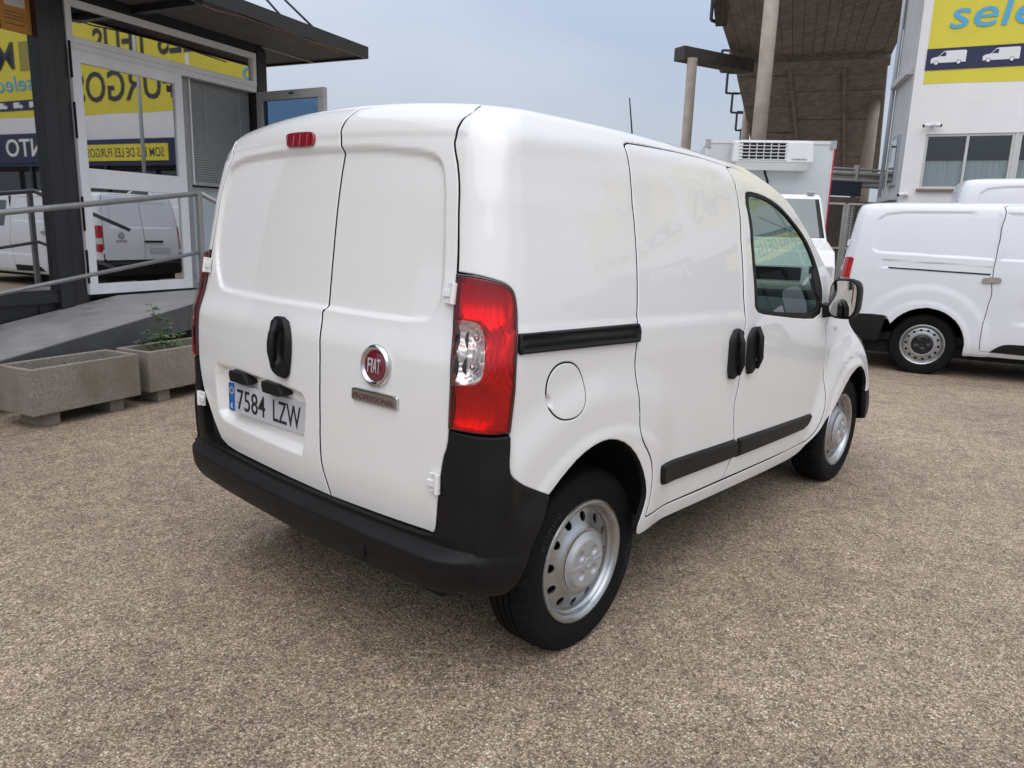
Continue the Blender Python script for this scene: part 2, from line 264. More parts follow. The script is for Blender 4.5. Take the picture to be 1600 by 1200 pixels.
def text_mesh(txt, size=1, extrude=.002, sx=1., bold=0, shear=0, align='CENTER', spacing=1.0):
    c = bpy.data.curves.new('lettering', 'FONT'); c.body = txt; c.size = size; c.extrude = extrude; c.align_x = align; c.align_y = 'CENTER'; c.offset = bold; c.shear = shear; c.space_character = spacing; c.resolution_u = 3
    o = bpy.data.objects.new('lettering_source', c); COL.objects.link(o); me = bpy.data.meshes.new_from_object(o.evaluated_get(bpy.context.evaluated_depsgraph_get())); bpy.data.objects.remove(o); bpy.data.curves.remove(c)
    me.transform(Matrix.Scale(sx, 4, (1, 0, 0))); me.materials.clear(); return me
def fit_text(txt, width, height, extrude=.002, **k):
    """letters scaled to a given overall width and cap height, centred on the origin, in the xy plane"""
    me = text_mesh(txt, 1, extrude, **k); n = len(me.vertices); a = np.empty(n * 3); me.vertices.foreach_get('co', a); a = a.reshape(-1, 3); lo = a.min(0); hi = a.max(0)
    a[:, 0] = (a[:, 0] - (lo[0] + hi[0]) / 2) * width / (hi[0] - lo[0]); a[:, 1] = (a[:, 1] - (lo[1] + hi[1]) / 2) * height / (hi[1] - lo[1]); me.vertices.foreach_set('co', a.ravel()); me.update(); return me
def frame(o, P, X, Y, Z): o.matrix_local = Matrix((tuple(X) + (0,), tuple(Y) + (0,), tuple(Z) + (0,), (0, 0, 0, 1))).transposed(); o.location = P; return o
def dirh(deg): return Vector((math.cos(R(deg)), math.sin(R(deg)), 0))
def smooth01(x): x = np.clip(x, 0, 1); return x * x * (3 - 2 * x)
# ---------------------------------------------------------------- curved bodywork
class Surf:
    """car body skin P(s, t): s runs round the plan (0 = rear centre, + = right side), t runs up the body"""
    Z = (.70, .92, 3.20, 3.80, 4.30)
    def __init__(S, tab, rake, arch, disp=None, bowside=.012):
        S.T = np.array(tab['t'], float); S.tab = {k: np.array(v, float) for k, v in tab.items()}; S.rake = rake; S.arch = arch; S.disp = disp; S.bs = bowside; S.sl = {}
        h = np.diff(S.T)
        for k, v in S.tab.items():
            d = np.diff(v) / h; m = np.zeros(len(v)); m[0] = d[0]; m[-1] = d[-1]
            for i in range(1, len(v) - 1):
                if d[i - 1] * d[i] > 0: w1 = 2 * h[i] + h[i - 1]; w2 = h[i] + 2 * h[i - 1]; m[i] = (w1 + w2) / (w1 / d[i - 1] + w2 / d[i])
            S.sl[k] = m
    def g(S, k, t):
        T = S.T; t = np.clip(t, T[0], T[-1]); i = np.clip(np.searchsorted(T, t) - 1, 0, len(T) - 2); h = T[i + 1] - T[i]; u = (t - T[i]) / h; v = S.tab[k]; m = S.sl[k]
        return (2 * u**3 - 3 * u**2 + 1) * v[i] + (u**3 - 2 * u**2 + u) * h * m[i] + (-2 * u**3 + 3 * u**2) * v[i + 1] + (u**3 - u**2) * h * m[i + 1]
    def base(S, s, t):
        s, t = np.broadcast_arrays(np.asarray(s, float), np.asarray(t, float)); sg = np.where(s < 0, -1., 1.); a = np.abs(s)
        w, xr, xf, rc, rf, br, bf, tp = (S.g(k, t) for k in ('w', 'xr', 'xf', 'rc', 'rf', 'br', 'bf', 'tp'))
        z1, z2, z3, z4, z5 = S.Z; yr = w - rc; x1 = xr + br; yf = w - tp - rf; x2 = xf - bf
        u = a / z1; X = xr + br * u**2; Y = yr * u
        sl = np.arctan2(2 * br, yr); m = a > z1; th = np.clip((a - z1) / (z2 - z1), 0, 1); ph = sl + (np.pi / 2 - sl) * th
        cx = x1 + rc * np.cos(sl); X = np.where(m, cx - rc * np.cos(ph), X); Y = np.where(m, yr + (np.sin(ph) - np.sin(sl)) / (1 - np.sin(sl)) * rc, Y)
        sf = np.arctan2(2 * bf, yf); fx = x2 - rf * np.cos(sf); m = a > z2; u = np.clip((a - z2) / (z3 - z2), 0, 1)
        X = np.where(m, cx + (fx - cx) * u, X); Y = np.where(m, w + S.bs * 4 * u * (1 - u) - tp * u**2, Y)
        m = a > z3; th = np.clip((a - z3) / (z4 - z3), 0, 1); ph = (np.pi / 2 - sf) * th
        X = np.where(m, fx + rf * np.sin(ph), X); Y = np.where(m, w - tp - rf * (1 - np.cos(ph)) / (1 - np.sin(sf)), Y)
        m = a > z4; u = np.clip(1 - (a - z4) / (z5 - z4), 0, 1); X = np.where(m, xf - bf * u**2, X); Y = np.where(m, yf * u, Y)
        return np.stack([X, -sg * Y, S.g('z', t) - S.rake * X + S.arch(X, Y, t)], -1)
    def nrm(S, f, s, t, e):
        a = f(s + e, t) - f(s - e, t); b = f(s, np.clip(t + e, S.T[0], S.T[-1])) - f(s, np.clip(t - e, S.T[0], S.T[-1])); n = np.cross(a, b); return n / (np.linalg.norm(n, axis=-1, keepdims=True) + 1e-12)
    def P(S, s, t, off=None):
        s = np.asarray(s, float); t = np.asarray(t, float); p = S.base(s, t); d = 0. if S.disp is None else S.disp(p, s, t)
        if off is not None: d = d + off(s, t, p)
        return p + S.nrm(S.base, s, t, 2e-3) * np.asarray(d)[..., None] if not np.isscalar(d) else p
    def N(S, s, t, off=None): return S.nrm(lambda a, b: S.P(a, b, off), np.asarray(s, float), np.asarray(t, float), 3e-3)
    def metric(S, s, t):
        e = 2e-3; a = np.linalg.norm(S.base(s + e, t) - S.base(s - e, t), axis=-1) / (2 * e); b = np.linalg.norm(S.base(s, np.clip(t + e, S.T[0], S.T[-1])) - S.base(s, np.clip(t - e, S.T[0], S.T[-1])), axis=-1) / (2 * e)
        return np.maximum(a, .15), np.maximum(b, .3)
    def at(S, s, t, off=0.):
        s = np.array([s]); t = np.array([t]); p = S.P(s, t)[0]; n = S.N(s, t)[0]; p = p + n * off
        x = S.base(s + .004, t)[0] - S.base(s - .004, t)[0]; x = x - n * (x @ n); x /= np.linalg.norm(x); y = np.cross(n, x)
        return Vector(p), Vector(x), Vector(y), Vector(n)
def chaikin(p, it=2, guard=True):
    p = np.asarray(p, float); o = []; n = len(p)          # sharp corners get guard points so that only gentle bends are smoothed
    for i in range(n):
        a, b, c = p[i - 1], p[i], p[(i + 1) % n]; u = a - b; v = c - b; lu = np.linalg.norm(u) + 1e-9; lv = np.linalg.norm(v) + 1e-9
        if guard and (u @ v) / (lu * lv) > -.80: g = .012; o += ([b + u / lu * g] if lu > 2.2 * g else []) + [b] + ([b + v / lv * g] if lv > 2.2 * g else [])
        else: o.append(b)
    p = np.array(o)
    for _ in range(it): q = np.roll(p, -1, 0); p = np.stack([.75 * p + .25 * q, .25 * p + .75 * q], 1).reshape(-1, 2)
    return p
def area2(p): return (p[:, 0] * np.roll(p[:, 1], -1) - np.roll(p[:, 0], -1) * p[:, 1]).sum()
def resample(S, p, step):
    q = np.roll(p, -1, 0); m = (p + q) / 2; ls, lt = S.metric(m[:, 0], m[:, 1]); K = np.maximum(1, np.round(np.hypot((q[:, 0] - p[:, 0]) * ls, (q[:, 1] - p[:, 1]) * lt) / step).astype(int)); out = []
    for a, b, k in zip(p, q, K): out += [a + (b - a) * i / k for i in range(k)]
    return np.array(out)
def inset(S, p, d):
    """move a counter-clockwise loop inwards by d metres"""
    ls, lt = S.metric(p[:, 0], p[:, 1]); e = np.roll(p, -1, 0) - np.roll(p, 1, 0); ex, ey = e[:, 0] * ls, e[:, 1] * lt; L = np.hypot(ex, ey) + 1e-9
    return p + np.stack([-ey / L * d / ls, ex / L * d / lt], 1)
def inside(P, loops):
    q = np.concatenate(loops); nx = np.concatenate([np.roll(l, -1, 0) for l in loops]); r = np.zeros(len(P), bool); o = np.argsort(P[:, 1]); ylo = np.minimum(q[:, 1], nx[:, 1]); yhi = np.maximum(q[:, 1], nx[:, 1])
    for k in range(0, len(P), 400):
        i = o[k:k + 400]; X = P[i, 0][:, None]; Y = P[i, 1][:, None]; e = (yhi >= Y[0, 0]) & (ylo <= Y[-1, 0])
        if not e.any(): continue
        x0, y0, x1, y1 = q[e, 0], q[e, 1], nx[e, 0], nx[e, 1]; c = (y0 > Y) != (y1 > Y)
        with np.errstate(divide='ignore', invalid='ignore'): h = (x1 - x0) * (Y - y0) / (y1 - y0) + x0
        r[i] = ((c & (X < h)).sum(1) % 2).astype(bool)
    return r
def sdist(P, q):
    """signed distance to a closed polygon, positive inside"""
    P = np.asarray(P, float); lo = q.min(0) - .08; hi = q.max(0) + .08; near = ((P > lo) & (P < hi)).all(1)
    if not near.all():
        r = np.full(len(P), -.08)
        if near.any(): r[near] = sdist(P[near], q)
        return r
    a = q; b = np.roll(q, -1, 0); D = np.full(len(P), 1e9)
    for i in range(len(q)):
        e = b[i] - a[i]; w = P - a[i]; t = np.clip((w @ e) / (e @ e + 1e-12), 0, 1); D = np.minimum(D, np.linalg.norm(w - t[:, None] * e, axis=1))
    return np.where(inside(P, [q]), D, -D)
def panel(name, S, outer, m, parent, holes=(), step=.014, gap=0., off=None, rim=.02, rnd=.0025, it=2, fine=None, darkrim=False, guard=True, **kw):
    """a sheet of bodywork: outline in (s, t), triangulated, laid on the surface, with rolled edges"""
    loops = []
    for k, lp in enumerate([outer] + list(holes)):
        p = chaikin(lp, it, guard) if it else np.asarray(lp, float)
        if area2(p) < 0: p = p[::-1]
        p = resample(S, p, step * .8)
        if gap: p = inset(S, p, gap if k == 0 else -gap)
        loops.append(p)
    rings = []
    for k, p in enumerate(loops): rings.append(inset(S, p, (rnd * 1.6) if k == 0 else -(rnd * 1.6)) if rnd else p[:0])
    allb = np.concatenate(loops); lo = allb.min(0); hi = allb.max(0); zones = fine or [(lo[0], hi[0], step)]
    pts = []
    for z0, z1, st in zones:
        a, b = max(z0, lo[0]), min(z1, hi[0])
        if b <= a: continue
        mid = np.array([(a + b) / 2]); ls = S.metric(mid, np.array([(lo[1] + hi[1]) / 2]))[0][0]; ns = max(1, int((b - a) * ls / st)); ntt = max(1, int((hi[1] - lo[1]) / st))
        g = np.stack(np.meshgrid(a + (np.arange(ns) + .5) * (b - a) / ns, lo[1] + (np.arange(ntt) + .5) * (hi[1] - lo[1]) / ntt), -1).reshape(-1, 2); g[:, 0] += RNG.uniform(-1, 1, len(g)) * 1e-6; pts.append(g[inside(g, loops)])
    pts = np.concatenate(pts)
    kd = kdtree.KDTree(len(allb)); [kd.insert((x, y, 0), i) for i, (x, y) in enumerate(allb)]; kd.balance()
    lim = step * .55; pts = pts[[kd.find((x, y, 0))[2] > lim * (.7 if S.Z[2] > abs(x) > .92 else 1) for x, y in pts]] if len(pts) else pts
    rg = np.concatenate(rings) if rnd else allb[:0]
    V = np.concatenate([allb, rg, pts]); E = []; k = 0
    for p in loops: n = len(p); E += [(k + i, k + (i + 1) % n) for i in range(n)]; k += n
    vo, eo, fo, ov, oe, of = delaunay_2d_cdt([Vector(q) for q in V], E, [], 0, 1e-7)
    vo = np.array([tuple(q) for q in vo]); F = np.array([f for f in fo if len(f) == 3]); c = vo[F].mean(1); F = F[inside(c, loops)]
    org = np.array([(o[0] if o else -1) for o in ov]); nb = len(allb)
    used = np.unique(F); rem = -np.ones(len(vo), int); rem[used] = np.arange(len(used)); F = rem[F]; vo = vo[used]; org = org[used]
    P = S.P(vo[:, 0], vo[:, 1], off); Nn = S.N(vo[:, 0], vo[:, 1], off)
    isb = (org >= 0) & (org < nb)
    # outward direction of each border vertex, for the rolled edge
    if rnd:
        outd = np.zeros((nb, 3)); k = 0
        for q, p in enumerate(loops):
            n = len(p); p2 = inset(S, p, -.002 if q == 0 else .002); outd[k:k + n] = S.base(p2[:, 0], p2[:, 1]) - S.base(p[:, 0], p[:, 1]); k += n
        outd /= np.linalg.norm(outd, axis=1, keepdims=True) + 1e-9
        ob = outd[org[isb]]; nbn = Nn[isb].copy(); P[isb] = P[isb] - nbn * rnd; t = nbn + ob * 1.3; Nn[isb] = t / np.linalg.norm(t, axis=1, keepdims=True)
    faces = F.tolist(); verts = P; norms = Nn; nf = len(faces)
    if rim:
        idx = {int(o): i for i, o in enumerate(org) if 0 <= o < nb}; k = 0; add = []; addn = []; base = len(P); nn0 = S.N(allb[:, 0], allb[:, 1], off)
        for q, p in enumerate(loops):
            n = len(p); mapi = {}
            for i in range(n):
                if k + i in idx:
                    mapi[i] = base + len(add); u = P[idx[k + i]]; ou = outd[k + i] if rnd else nn0[k + i]; add += [u, u - nn0[k + i] * rim]; addn += [ou, ou]
            for i in range(n):
                j = (i + 1) % n
                if i in mapi and j in mapi: a, b = mapi[i], mapi[j]; faces.append([b, a, a + 1, b + 1] if q == 0 else [a, b, b + 1, a + 1])
            k += n
        if add: verts = np.concatenate([P, np.array(add)]); norms = np.concatenate([Nn, np.array(addn)])
    me = bpy.data.meshes.new(name); me.from_pydata(verts.tolist(), [], faces); me.shade_smooth(); me.normals_split_custom_set_from_vertices(norms.tolist())
    o = link(name, me, m, parent, **kw)
    if rim and darkrim:
        me.materials.append(M['void']); mi = np.zeros(len(me.polygons), int); mi[nf:] = 1; me.polygons.foreach_set('material_index', mi)  # edge faces painted black for the shade and dirt deep in the gaps
    return o
def ribbon(name, S, line, width, depth, m, parent, closed=False, **k):
    """black backing strip, standing in for the shade inside a panel gap"""
    line = np.asarray(line, float)
    if closed: line = np.concatenate([line, line[:1]])
    p = []
    for a, b in zip(line[:-1], line[1:]): n = max(1, int(np.linalg.norm(b - a) / .03)); p += [a + (b - a) * i / n for i in range(n)]
    p = np.array(p + [line[-1]]); ls, lt = S.metric(p[:, 0], p[:, 1]); e = np.gradient(p, axis=0); ex, ey = e[:, 0] * ls, e[:, 1] * lt; L = np.hypot(ex, ey) + 1e-9; n = np.stack([-ey / L / ls, ex / L / lt], 1) * width / 2
    o = lambda s, t, q: -depth; A = S.P(*(p + n).T, o); B = S.P(*(p - n).T, o); b = MB(); k2 = len(p); b.v = A.tolist() + B.tolist(); b.f = [(i, i + 1, k2 + i + 1, k2 + i) for i in range(k2 - 1)]
    me = bpy.data.meshes.new(name); me.from_pydata(b.v, [], b.f); return link(name, me, m, parent, **k)
def oval(cs, ct, rs, rt, n=40, p=2.): return [(cs + rs * math.copysign(abs(math.cos(2 * math.pi * i / n)) ** (2 / p), math.cos(2 * math.pi * i / n)), ct + rt * math.copysign(abs(math.sin(2 * math.pi * i / n)) ** (2 / p), math.sin(2 * math.pi * i / n))) for i in range(n)]
def mirror(l): return [(-s, t) for s, t in l][::-1]
# ---------------------------------------------------------------- wheels (axis y, outer face towards -y at y = 0)
def wheel_meshes(Rt, rr, width, holes, hole_r, hole_a, hole_b, disc_out, cap_r, capstyle):
    k = Rt / .306; n = 240
    prof = [(rr - .012, .030), (rr - .002, .013), (rr + .006, .010), (rr + .02, .004), (rr + .045 * k, 0), (Rt - .040, .002), (Rt - .030, .005), (Rt - .026, .004), (Rt - .016, .010), (Rt - .007, .018), (Rt - .002, .028), (Rt, .040)]
    y = .044
    for c in (.066, .092, .118): prof += [(Rt, c - .004), (Rt - .007, c - .003), (Rt - .007, c + .003), (Rt, c + .004)]
    prof += [(Rt, width - .040), (Rt - .002, width - .028), (Rt - .012, width - .014), (Rt - .03, width - .003), (rr + .04, width), (rr, width - .02)]
    b = lathe(prof, n); m = len(prof); v = b.v
    for j in range(n):
        if j % 5 == 0:
            for i in (8, 9, 10, 11, 12, m - 6, m - 5, m - 4):
                x, yy, z = v[j * m + i]; q = 1 - (.0055 if i in (9, 10, 11, 12) else .003) / Rt; v[j * m + i] = (x * q, yy, z * q)
    tyre = b.mesh('tyre', True); tyre.set_sharp_from_angle(angle=R(38))
    # steel rim: rolled flange, well, pierced disc
    flange = [(rr - .03, .135), (rr - .03, .050), (rr - .033, .036), (rr - .027, .031), (rr - .024, .022), (rr - .021, .014), (rr - .016, .008), (rr - .008, .004), (rr, .006), (rr + .003, .012), (rr, .020), (rr - .006, .026)]
    rb = lathe(flange, 72)
    ro = rr - .032; prof_d = lambda r: np.interp(r, disc_out[0], disc_out[1])
    L = [np.array([(ro * math.cos(a), ro * math.sin(a)) for a in np.linspace(0, 2 * math.pi, 96, endpoint=False)]), np.array([(.05 * math.cos(a), .05 * math.sin(a)) for a in np.linspace(0, 2 * math.pi, 24, endpoint=False)])]
    for h in range(holes):
        A = 2 * math.pi * (h + .3) / holes; c, q = math.cos(A), math.sin(A); L.append(np.array([((hole_r + hole_b * math.cos(a)) * c - hole_a * math.sin(a) * q, (hole_r + hole_b * math.cos(a)) * q + hole_a * math.sin(a) * c) for a in np.linspace(0, 2 * math.pi, 16, endpoint=False)]))
    gr = np.array([(r * math.cos(a), r * math.sin(a)) for r in np.arange(.06, ro - .004, .009) for a in np.linspace(0, 2 * math.pi, 80, endpoint=False)]); gr = gr[inside(gr, L)]
    allb = np.concatenate(L); dd = np.min(np.linalg.norm(gr[:, None] - allb[None], axis=2), 1); gr = gr[dd > .0025]
    E = []; k0 = 0
    for p in L: E += [(k0 + i, k0 + (i + 1) % len(p)) for i in range(len(p))]; k0 += len(p)
    vo, _, fo, ov, _, _ = delaunay_2d_cdt([Vector(p) for p in np.concatenate([allb, gr])], E, [], 0, 1e-7); vo = np.array([tuple(p) for p in vo]); F = np.array([f for f in fo if len(f) == 3]); F = F[inside(vo[F].mean(1), L)]
    yd = prof_d(np.hypot(vo[:, 0], vo[:, 1])); base = len(rb.v); rb.v += [(x, yy, z) for (x, z), yy in zip(vo, yd)]; rb.f += [tuple(int(i) + base for i in f) for f in F]
    for p in L[2:]:
        b0 = len(rb.v); yy = prof_d(np.hypot(p[:, 0], p[:, 1])); rb.v += [(x, q, z) for (x, z), q in zip(p, yy)] + [(x * .985, q + .006, z * .985) for (x, z), q in zip(p, yy)]; nn = len(p); rb.f += [(b0 + i, b0 + (i + 1) % nn, b0 + nn + (i + 1) % nn, b0 + nn + i) for i in range(nn)]
    rim = rb.mesh('wheel', True); rim.set_sharp_from_angle(angle=R(40))
    # hub cap
    rs = np.linspace(0, 1, 34) * cap_r; na = 96; vv = []; ff = []; y0 = float(prof_d(cap_r)) - .002
    for i, r in enumerate(rs):
        for j in range(na):
            a = 2 * math.pi * j / na; x, z = r * math.cos(a), r * math.sin(a)
            h = -.018 * (1 - float(smooth01(np.array((r - cap_r * .78) / (cap_r * .22))))) ; u = r / cap_r
            if capstyle == 'four':
                for q in range(4):
                    A = math.pi / 4 + q * math.pi / 2 + .3; d = math.hypot(x - .049 * math.cos(A), z - .049 * math.sin(A)); h += .011 * float(smooth01(np.array((.019 - d) / .006)))
                    w = abs(math.sin(a - A - math.pi / 4)) * r; h -= .003 * float(smooth01(np.array((.005 - w) / .004))) * (math.cos(a - A - math.pi / 4) > 0) * (.03 < r < .085)
                h -= .005 * float(smooth01(np.array((.020 - r) / .004))) - .004 * float(smooth01(np.array((.014 - r) / .003)))
            else: h += .006 * float(smooth01(np.array((.045 - r) / .01))) - .004 * math.cos(5 * a) * float(smooth01(np.array((r - .03) / .02))) * (u < .85)
            vv.append((x, y0 + h, z))
    for i in range(len(rs) - 1):
        for j in range(na): k2 = (j + 1) % na; ff.append((i * na + j, i * na + k2, (i + 1) * na + k2, (i + 1) * na + j))
    cb = MB(); cb.v = vv; cb.f = ff; cap = cb.mesh('hub_cap', True)
    drum = lathe([(.0, .06), (rr - .05, .062), (rr - .05, .14)], 40).mesh('brake_drum')
    return tyre, rim, cap, drum
def put_wheel(parent, ms, loc, left, capmat='capplastic', spin=0.):
    tyre, rim, cap, drum = ms; w = link('wheel', rim, 'steel', parent); w.location = loc; w.rotation_euler = (0, spin, 0) if not left else (0, spin, math.pi)
    link('tyre', tyre, 'rubber', w); link('hub_cap', cap, capmat, w); link('brake_drum', drum, 'void', w); return w
# ---------------------------------------------------------------- the white van in front
VT = dict(
 t =[.30, .36, .44, .60, .80, 1.0,1.10,1.25,1.40,1.52,1.60,1.66,1.70,1.74,1.80,2.2],
 z=[.30,.36,.44,.60,.80,1.0,1.1,1.25,1.4,1.52,1.632,1.70,1.735,1.745,1.754,1.763],
 w=[.78,.825,.843,.853,.856,.856,.848,.826,.798,.775,.752,.719,.689,.623,.45,.004],
 xr=[-.58,-.59,-.60,-.605,-.605,-.595,-.57,-.546,-.523,-.503,-.479,-.449,-.394,-.307,-.107,.3],
 xf=[3.40,3.43,3.44,3.363,3.237,2.941,2.644,2.402,2.173,1.977,1.751,1.508,1.323,1.16,.902,.32],
 tp=[.06,.06,.06,.06,.06,.06,.055,.05,.045,.04,.035,.03,.03,.03,.02,.0],
 rc=[.15,.16,.16,.16,.16,.15,.15,.14,.13,.12,.12,.12,.12,.12,.12,.003],
 rf=[.5,.5,.5,.5,.5,.40,.16,.15,.14,.13,.13,.13,.13,.13,.12,.003],
 br=[.035,.035,.035,.035,.035,.035,.035,.035,.035,.035,.035,.035,.035,.04,.03,.01],
 bf=[.29,.29,.29,.29,.27,.24,.14,.13,.12,.11,.10,.10,.10,.10,.06,.01])

def arch1(x, y, t): return (-.03 * ((x - .8) / 1.3) ** 2 * (x < .8) + .035 * (1 - (y / .65) ** 2)) * np.clip((t - 1.45) / .25, 0, 1)
# panel outlines on the skin, (s, t)
K = dict(
    cgap=[(0.16, 1.667), (0.144, 1.641), (0.133, 1.621), (0.142, 1.586), (0.156, 1.571), (0.148, 1.518), (0.145, 1.396), (0.148, 1.192), (0.152, 1.111), (0.14, 1.097), (0.15, 1.052), (0.164, 0.923), (0.166, 0.788), (0.162, 0.681), (0.168, 0.597), (0.185, 0.544), (0.195, 0.505)],
    redge=[(0.739, 1.67), (0.687, 1.627), (0.667, 1.587), (0.671, 1.571), (0.686, 1.538), (0.693, 1.474), (0.701, 1.341), (0.701, 1.231), (0.703, 1.166), (0.715, 1.035), (0.725, 0.842), (0.722, 0.785), (0.708, 0.742), (0.7, 0.663), (0.694, 0.612), (0.69, 0.545), (0.683, 0.515)],
    light=[(0.705, 1.251), (0.764, 1.25), (0.822, 1.238), (0.852, 1.227), (0.866, 1.207), (0.872, 1.17), (0.874, 1.097), (0.886, 0.969), (0.881, 0.904), (0.874, 0.834), (0.827, 0.829), (0.737, 0.836), (0.725, 0.835), (0.719, 0.959), (0.706, 1.108), (0.704, 1.193)],
    clear=[(0.716, 1.13), (0.75, 1.13), (0.771, 1.125), (0.783, 1.114), (0.79, 1.094), (0.801, 1.02), (0.797, 0.985), (0.784, 0.969), (0.725, 0.958)],
    slide=[(1.608, 1.653), (1.673, 1.661), (2.346, 1.673), (2.775, 1.669), (2.66, 1.642), (2.453, 1.576), (2.319, 1.469), (2.172, 1.287), (2.081, 1.162), (2.003, 1), (1.885, 0.782), (1.869, 0.723), (1.876, 0.558), (1.804, 0.43), (1.383, 0.422), (1.373, 0.428), (1.384, 0.482), (1.393, 0.547), (1.391, 0.613), (1.376, 0.66), (1.344, 0.714), (1.336, 0.743), (1.336, 0.824), (1.341, 0.924), (1.348, 0.967), (1.366, 1.05), (1.369, 1.112), (1.407, 1.224), (1.464, 1.404), (1.503, 1.532), (1.583, 1.639)],
    front=[(2.819, 1.67), (3.011, 1.663), (3.061, 1.639), (3.083, 1.605), (3.102, 1.565), (3.166, 1.532), (3.179, 1.454), (3.175, 1.347), (3.168, 1.291), (3.111, 1.236), (2.909, 1.074), (2.791, 0.943), (2.669, 0.804), (2.632, 0.619), (2.579, 0.537), (2.511, 0.46), (2.464, 0.427), (1.815, 0.426)],
    window=[(2.581, 1.582), (2.662, 1.593), (2.832, 1.592), (2.964, 1.579), (3.062, 1.553), (3.12, 1.503), (3.137, 1.429), (3.105, 1.346), (3.011, 1.228), (2.93, 1.16), (2.768, 1.074), (2.553, 1.081), (2.218, 1.113), (2.17, 1.124), (2.16, 1.145), (2.308, 1.353), (2.489, 1.543)],
    mould1=[(1.436, 0.596), (1.446, 0.603), (1.876, 0.598), (1.883, 0.583), (1.881, 0.536), (1.864, 0.513), (1.463, 0.514), (1.445, 0.523), (1.436, 0.539)],
    mould2=[(1.889, 0.596), (2.512, 0.586), (2.518, 0.576), (2.483, 0.536), (2.438, 0.514), (2.382, 0.51), (1.873, 0.51), (1.887, 0.534)],
    rail=[(0.876, 1.101), (0.882, 1.105), (1.367, 1.113), (1.366, 1.05), (0.909, 1.047), (0.89, 1.044), (0.881, 1.055)],
    hand1=[(1.961, 1.071), (1.997, 1.054), (1.989, 1.001), (1.925, 0.891), (1.857, 0.858), (1.831, 0.873), (1.873, 0.96), (1.924, 1.053)],
    hand2=[(2.104, 1.073), (2.142, 1.051), (2.122, 0.99), (2.057, 0.909), (1.996, 0.868), (1.962, 0.868), (1.99, 0.937), (2.059, 1.048)],
    rhand=[(-0.086, 1.063), (-0.033, 1.06), (-0.007, 1.035), (0.011, 0.992), (0.01, 0.9), (-0.006, 0.858), (-0.048, 0.859), (-0.084, 0.872), (-0.103, 0.897), (-0.104, 0.977), (-0.111, 1.043)],
    precess=[(-0.548, 0.835), (-0.287, 0.838), (0.011, 0.83), (0.067, 0.824), (0.087, 0.797), (0.072, 0.671), (0.062, 0.615), (0.023, 0.612), (-0.205, 0.615), (-0.505, 0.618), (-0.549, 0.645), (-0.562, 0.776)],
    recess=[(-0.677, 1.55), (-0.64, 1.573), (-0.534, 1.582), (-0.268, 1.584), (0.146, 1.579), (0.273, 1.58), (0.427, 1.577), (0.567, 1.57), (0.614, 1.557), (0.634, 1.536), (0.647, 1.426), (0.652, 1.296), (0.654, 1.215), (0.649, 1.161), (0.623, 1.125), (0.586, 1.111), (0.381, 1.105), (0.154, 1.107), (-0.234, 1.106), (-0.53, 1.109), (-0.589, 1.124), (-0.664, 1.234), (-0.687, 1.388)],
    arch=[(0.997, 0.628), (1.04, 0.677), (1.097, 0.724), (1.16, 0.75), (1.217, 0.751), (1.278, 0.72), (1.326, 0.66), (1.358, 0.582), (1.368, 0.512), (1.356, 0.46), (1.341, 0.404)],
    farch=[(2.493, 0.421), (2.607, 0.523), (2.741, 0.617), (2.889, 0.726), (3.009, 0.771), (3.081, 0.774), (3.132, 0.731), (3.147, 0.668), (3.125, 0.609)],
)
_rec = chaikin(K['recess'], 2, False); _pre = chaikin(K['precess'], 1)
if area2(_rec) < 0: _rec = _rec[::-1]
_qr = chaikin([(.84, 1.09), (.845, 1.35), (.845, 1.56), (.865, 1.60), (.93, 1.612), (1.574, 1.640), (2.219, 1.648), (2.50, 1.645), (2.36, 1.50), (2.17, 1.25), (2.06, 1.10)], 2)
def tuck(s, t): return .13 * .015 * np.log1p(np.exp(np.clip((.612 - t) / .015, -30, 30))) * (1 - smooth01((np.abs(s) - .64) / .07))
def disp1(p, s, t):
    """pressed features of the panels: window blanks, plate recess, wheel arch bulges"""
    sh = s.shape; s = s.ravel(); t = t.ravel(); p = p.reshape(-1, 3); d = np.zeros(len(s)); q = np.stack([s, t], 1)
    m = np.abs(s) < .72
    if m.any():
        k = sdist(q[m], _rec); e = -.013 * smooth01((k + .003) / .017); k2 = sdist(q[m], _pre); e = e - .032 * smooth01((k2 + .004) / .028)
        e = e + .004 * smooth01((t[m] - 1.594) / .02) * (1 - smooth01((t[m] - 1.64) / .03)); d[m] += e - tuck(s[m], t[m])
    m = s > .72
    if m.any(): d[m] -= .007 * smooth01((sdist(q[m], _qr) + .01) / .055)
    a = np.abs(s) > .80; x, z = p[:, 0], p[:, 2]
    r = np.hypot((x + .02) / 1.12, z - .36); d += a * (.016 * (1 - smooth01((r - .51) / .13)) + .006 * (1 - smooth01((r - .40) / .04))) * (1 - smooth01((x - .24) / .22))
    r = np.hypot((x - 2.45) / 1.05, z - .34); d += a * (.030 * (1 - smooth01((r - .42) / .16)) + .010 * (1 - smooth01((r - .36) / .05))) * (x > 1.2)
    return d.reshape(sh)
K['slide'][3] = (2.79, 1.669); K['slide'][13] = (1.81, .427)
VS = Surf(VT, .036, arch1, disp1)
van = thing('delivery_van', 'small glossy white delivery van with black bumper, nearest the camera', 'van')
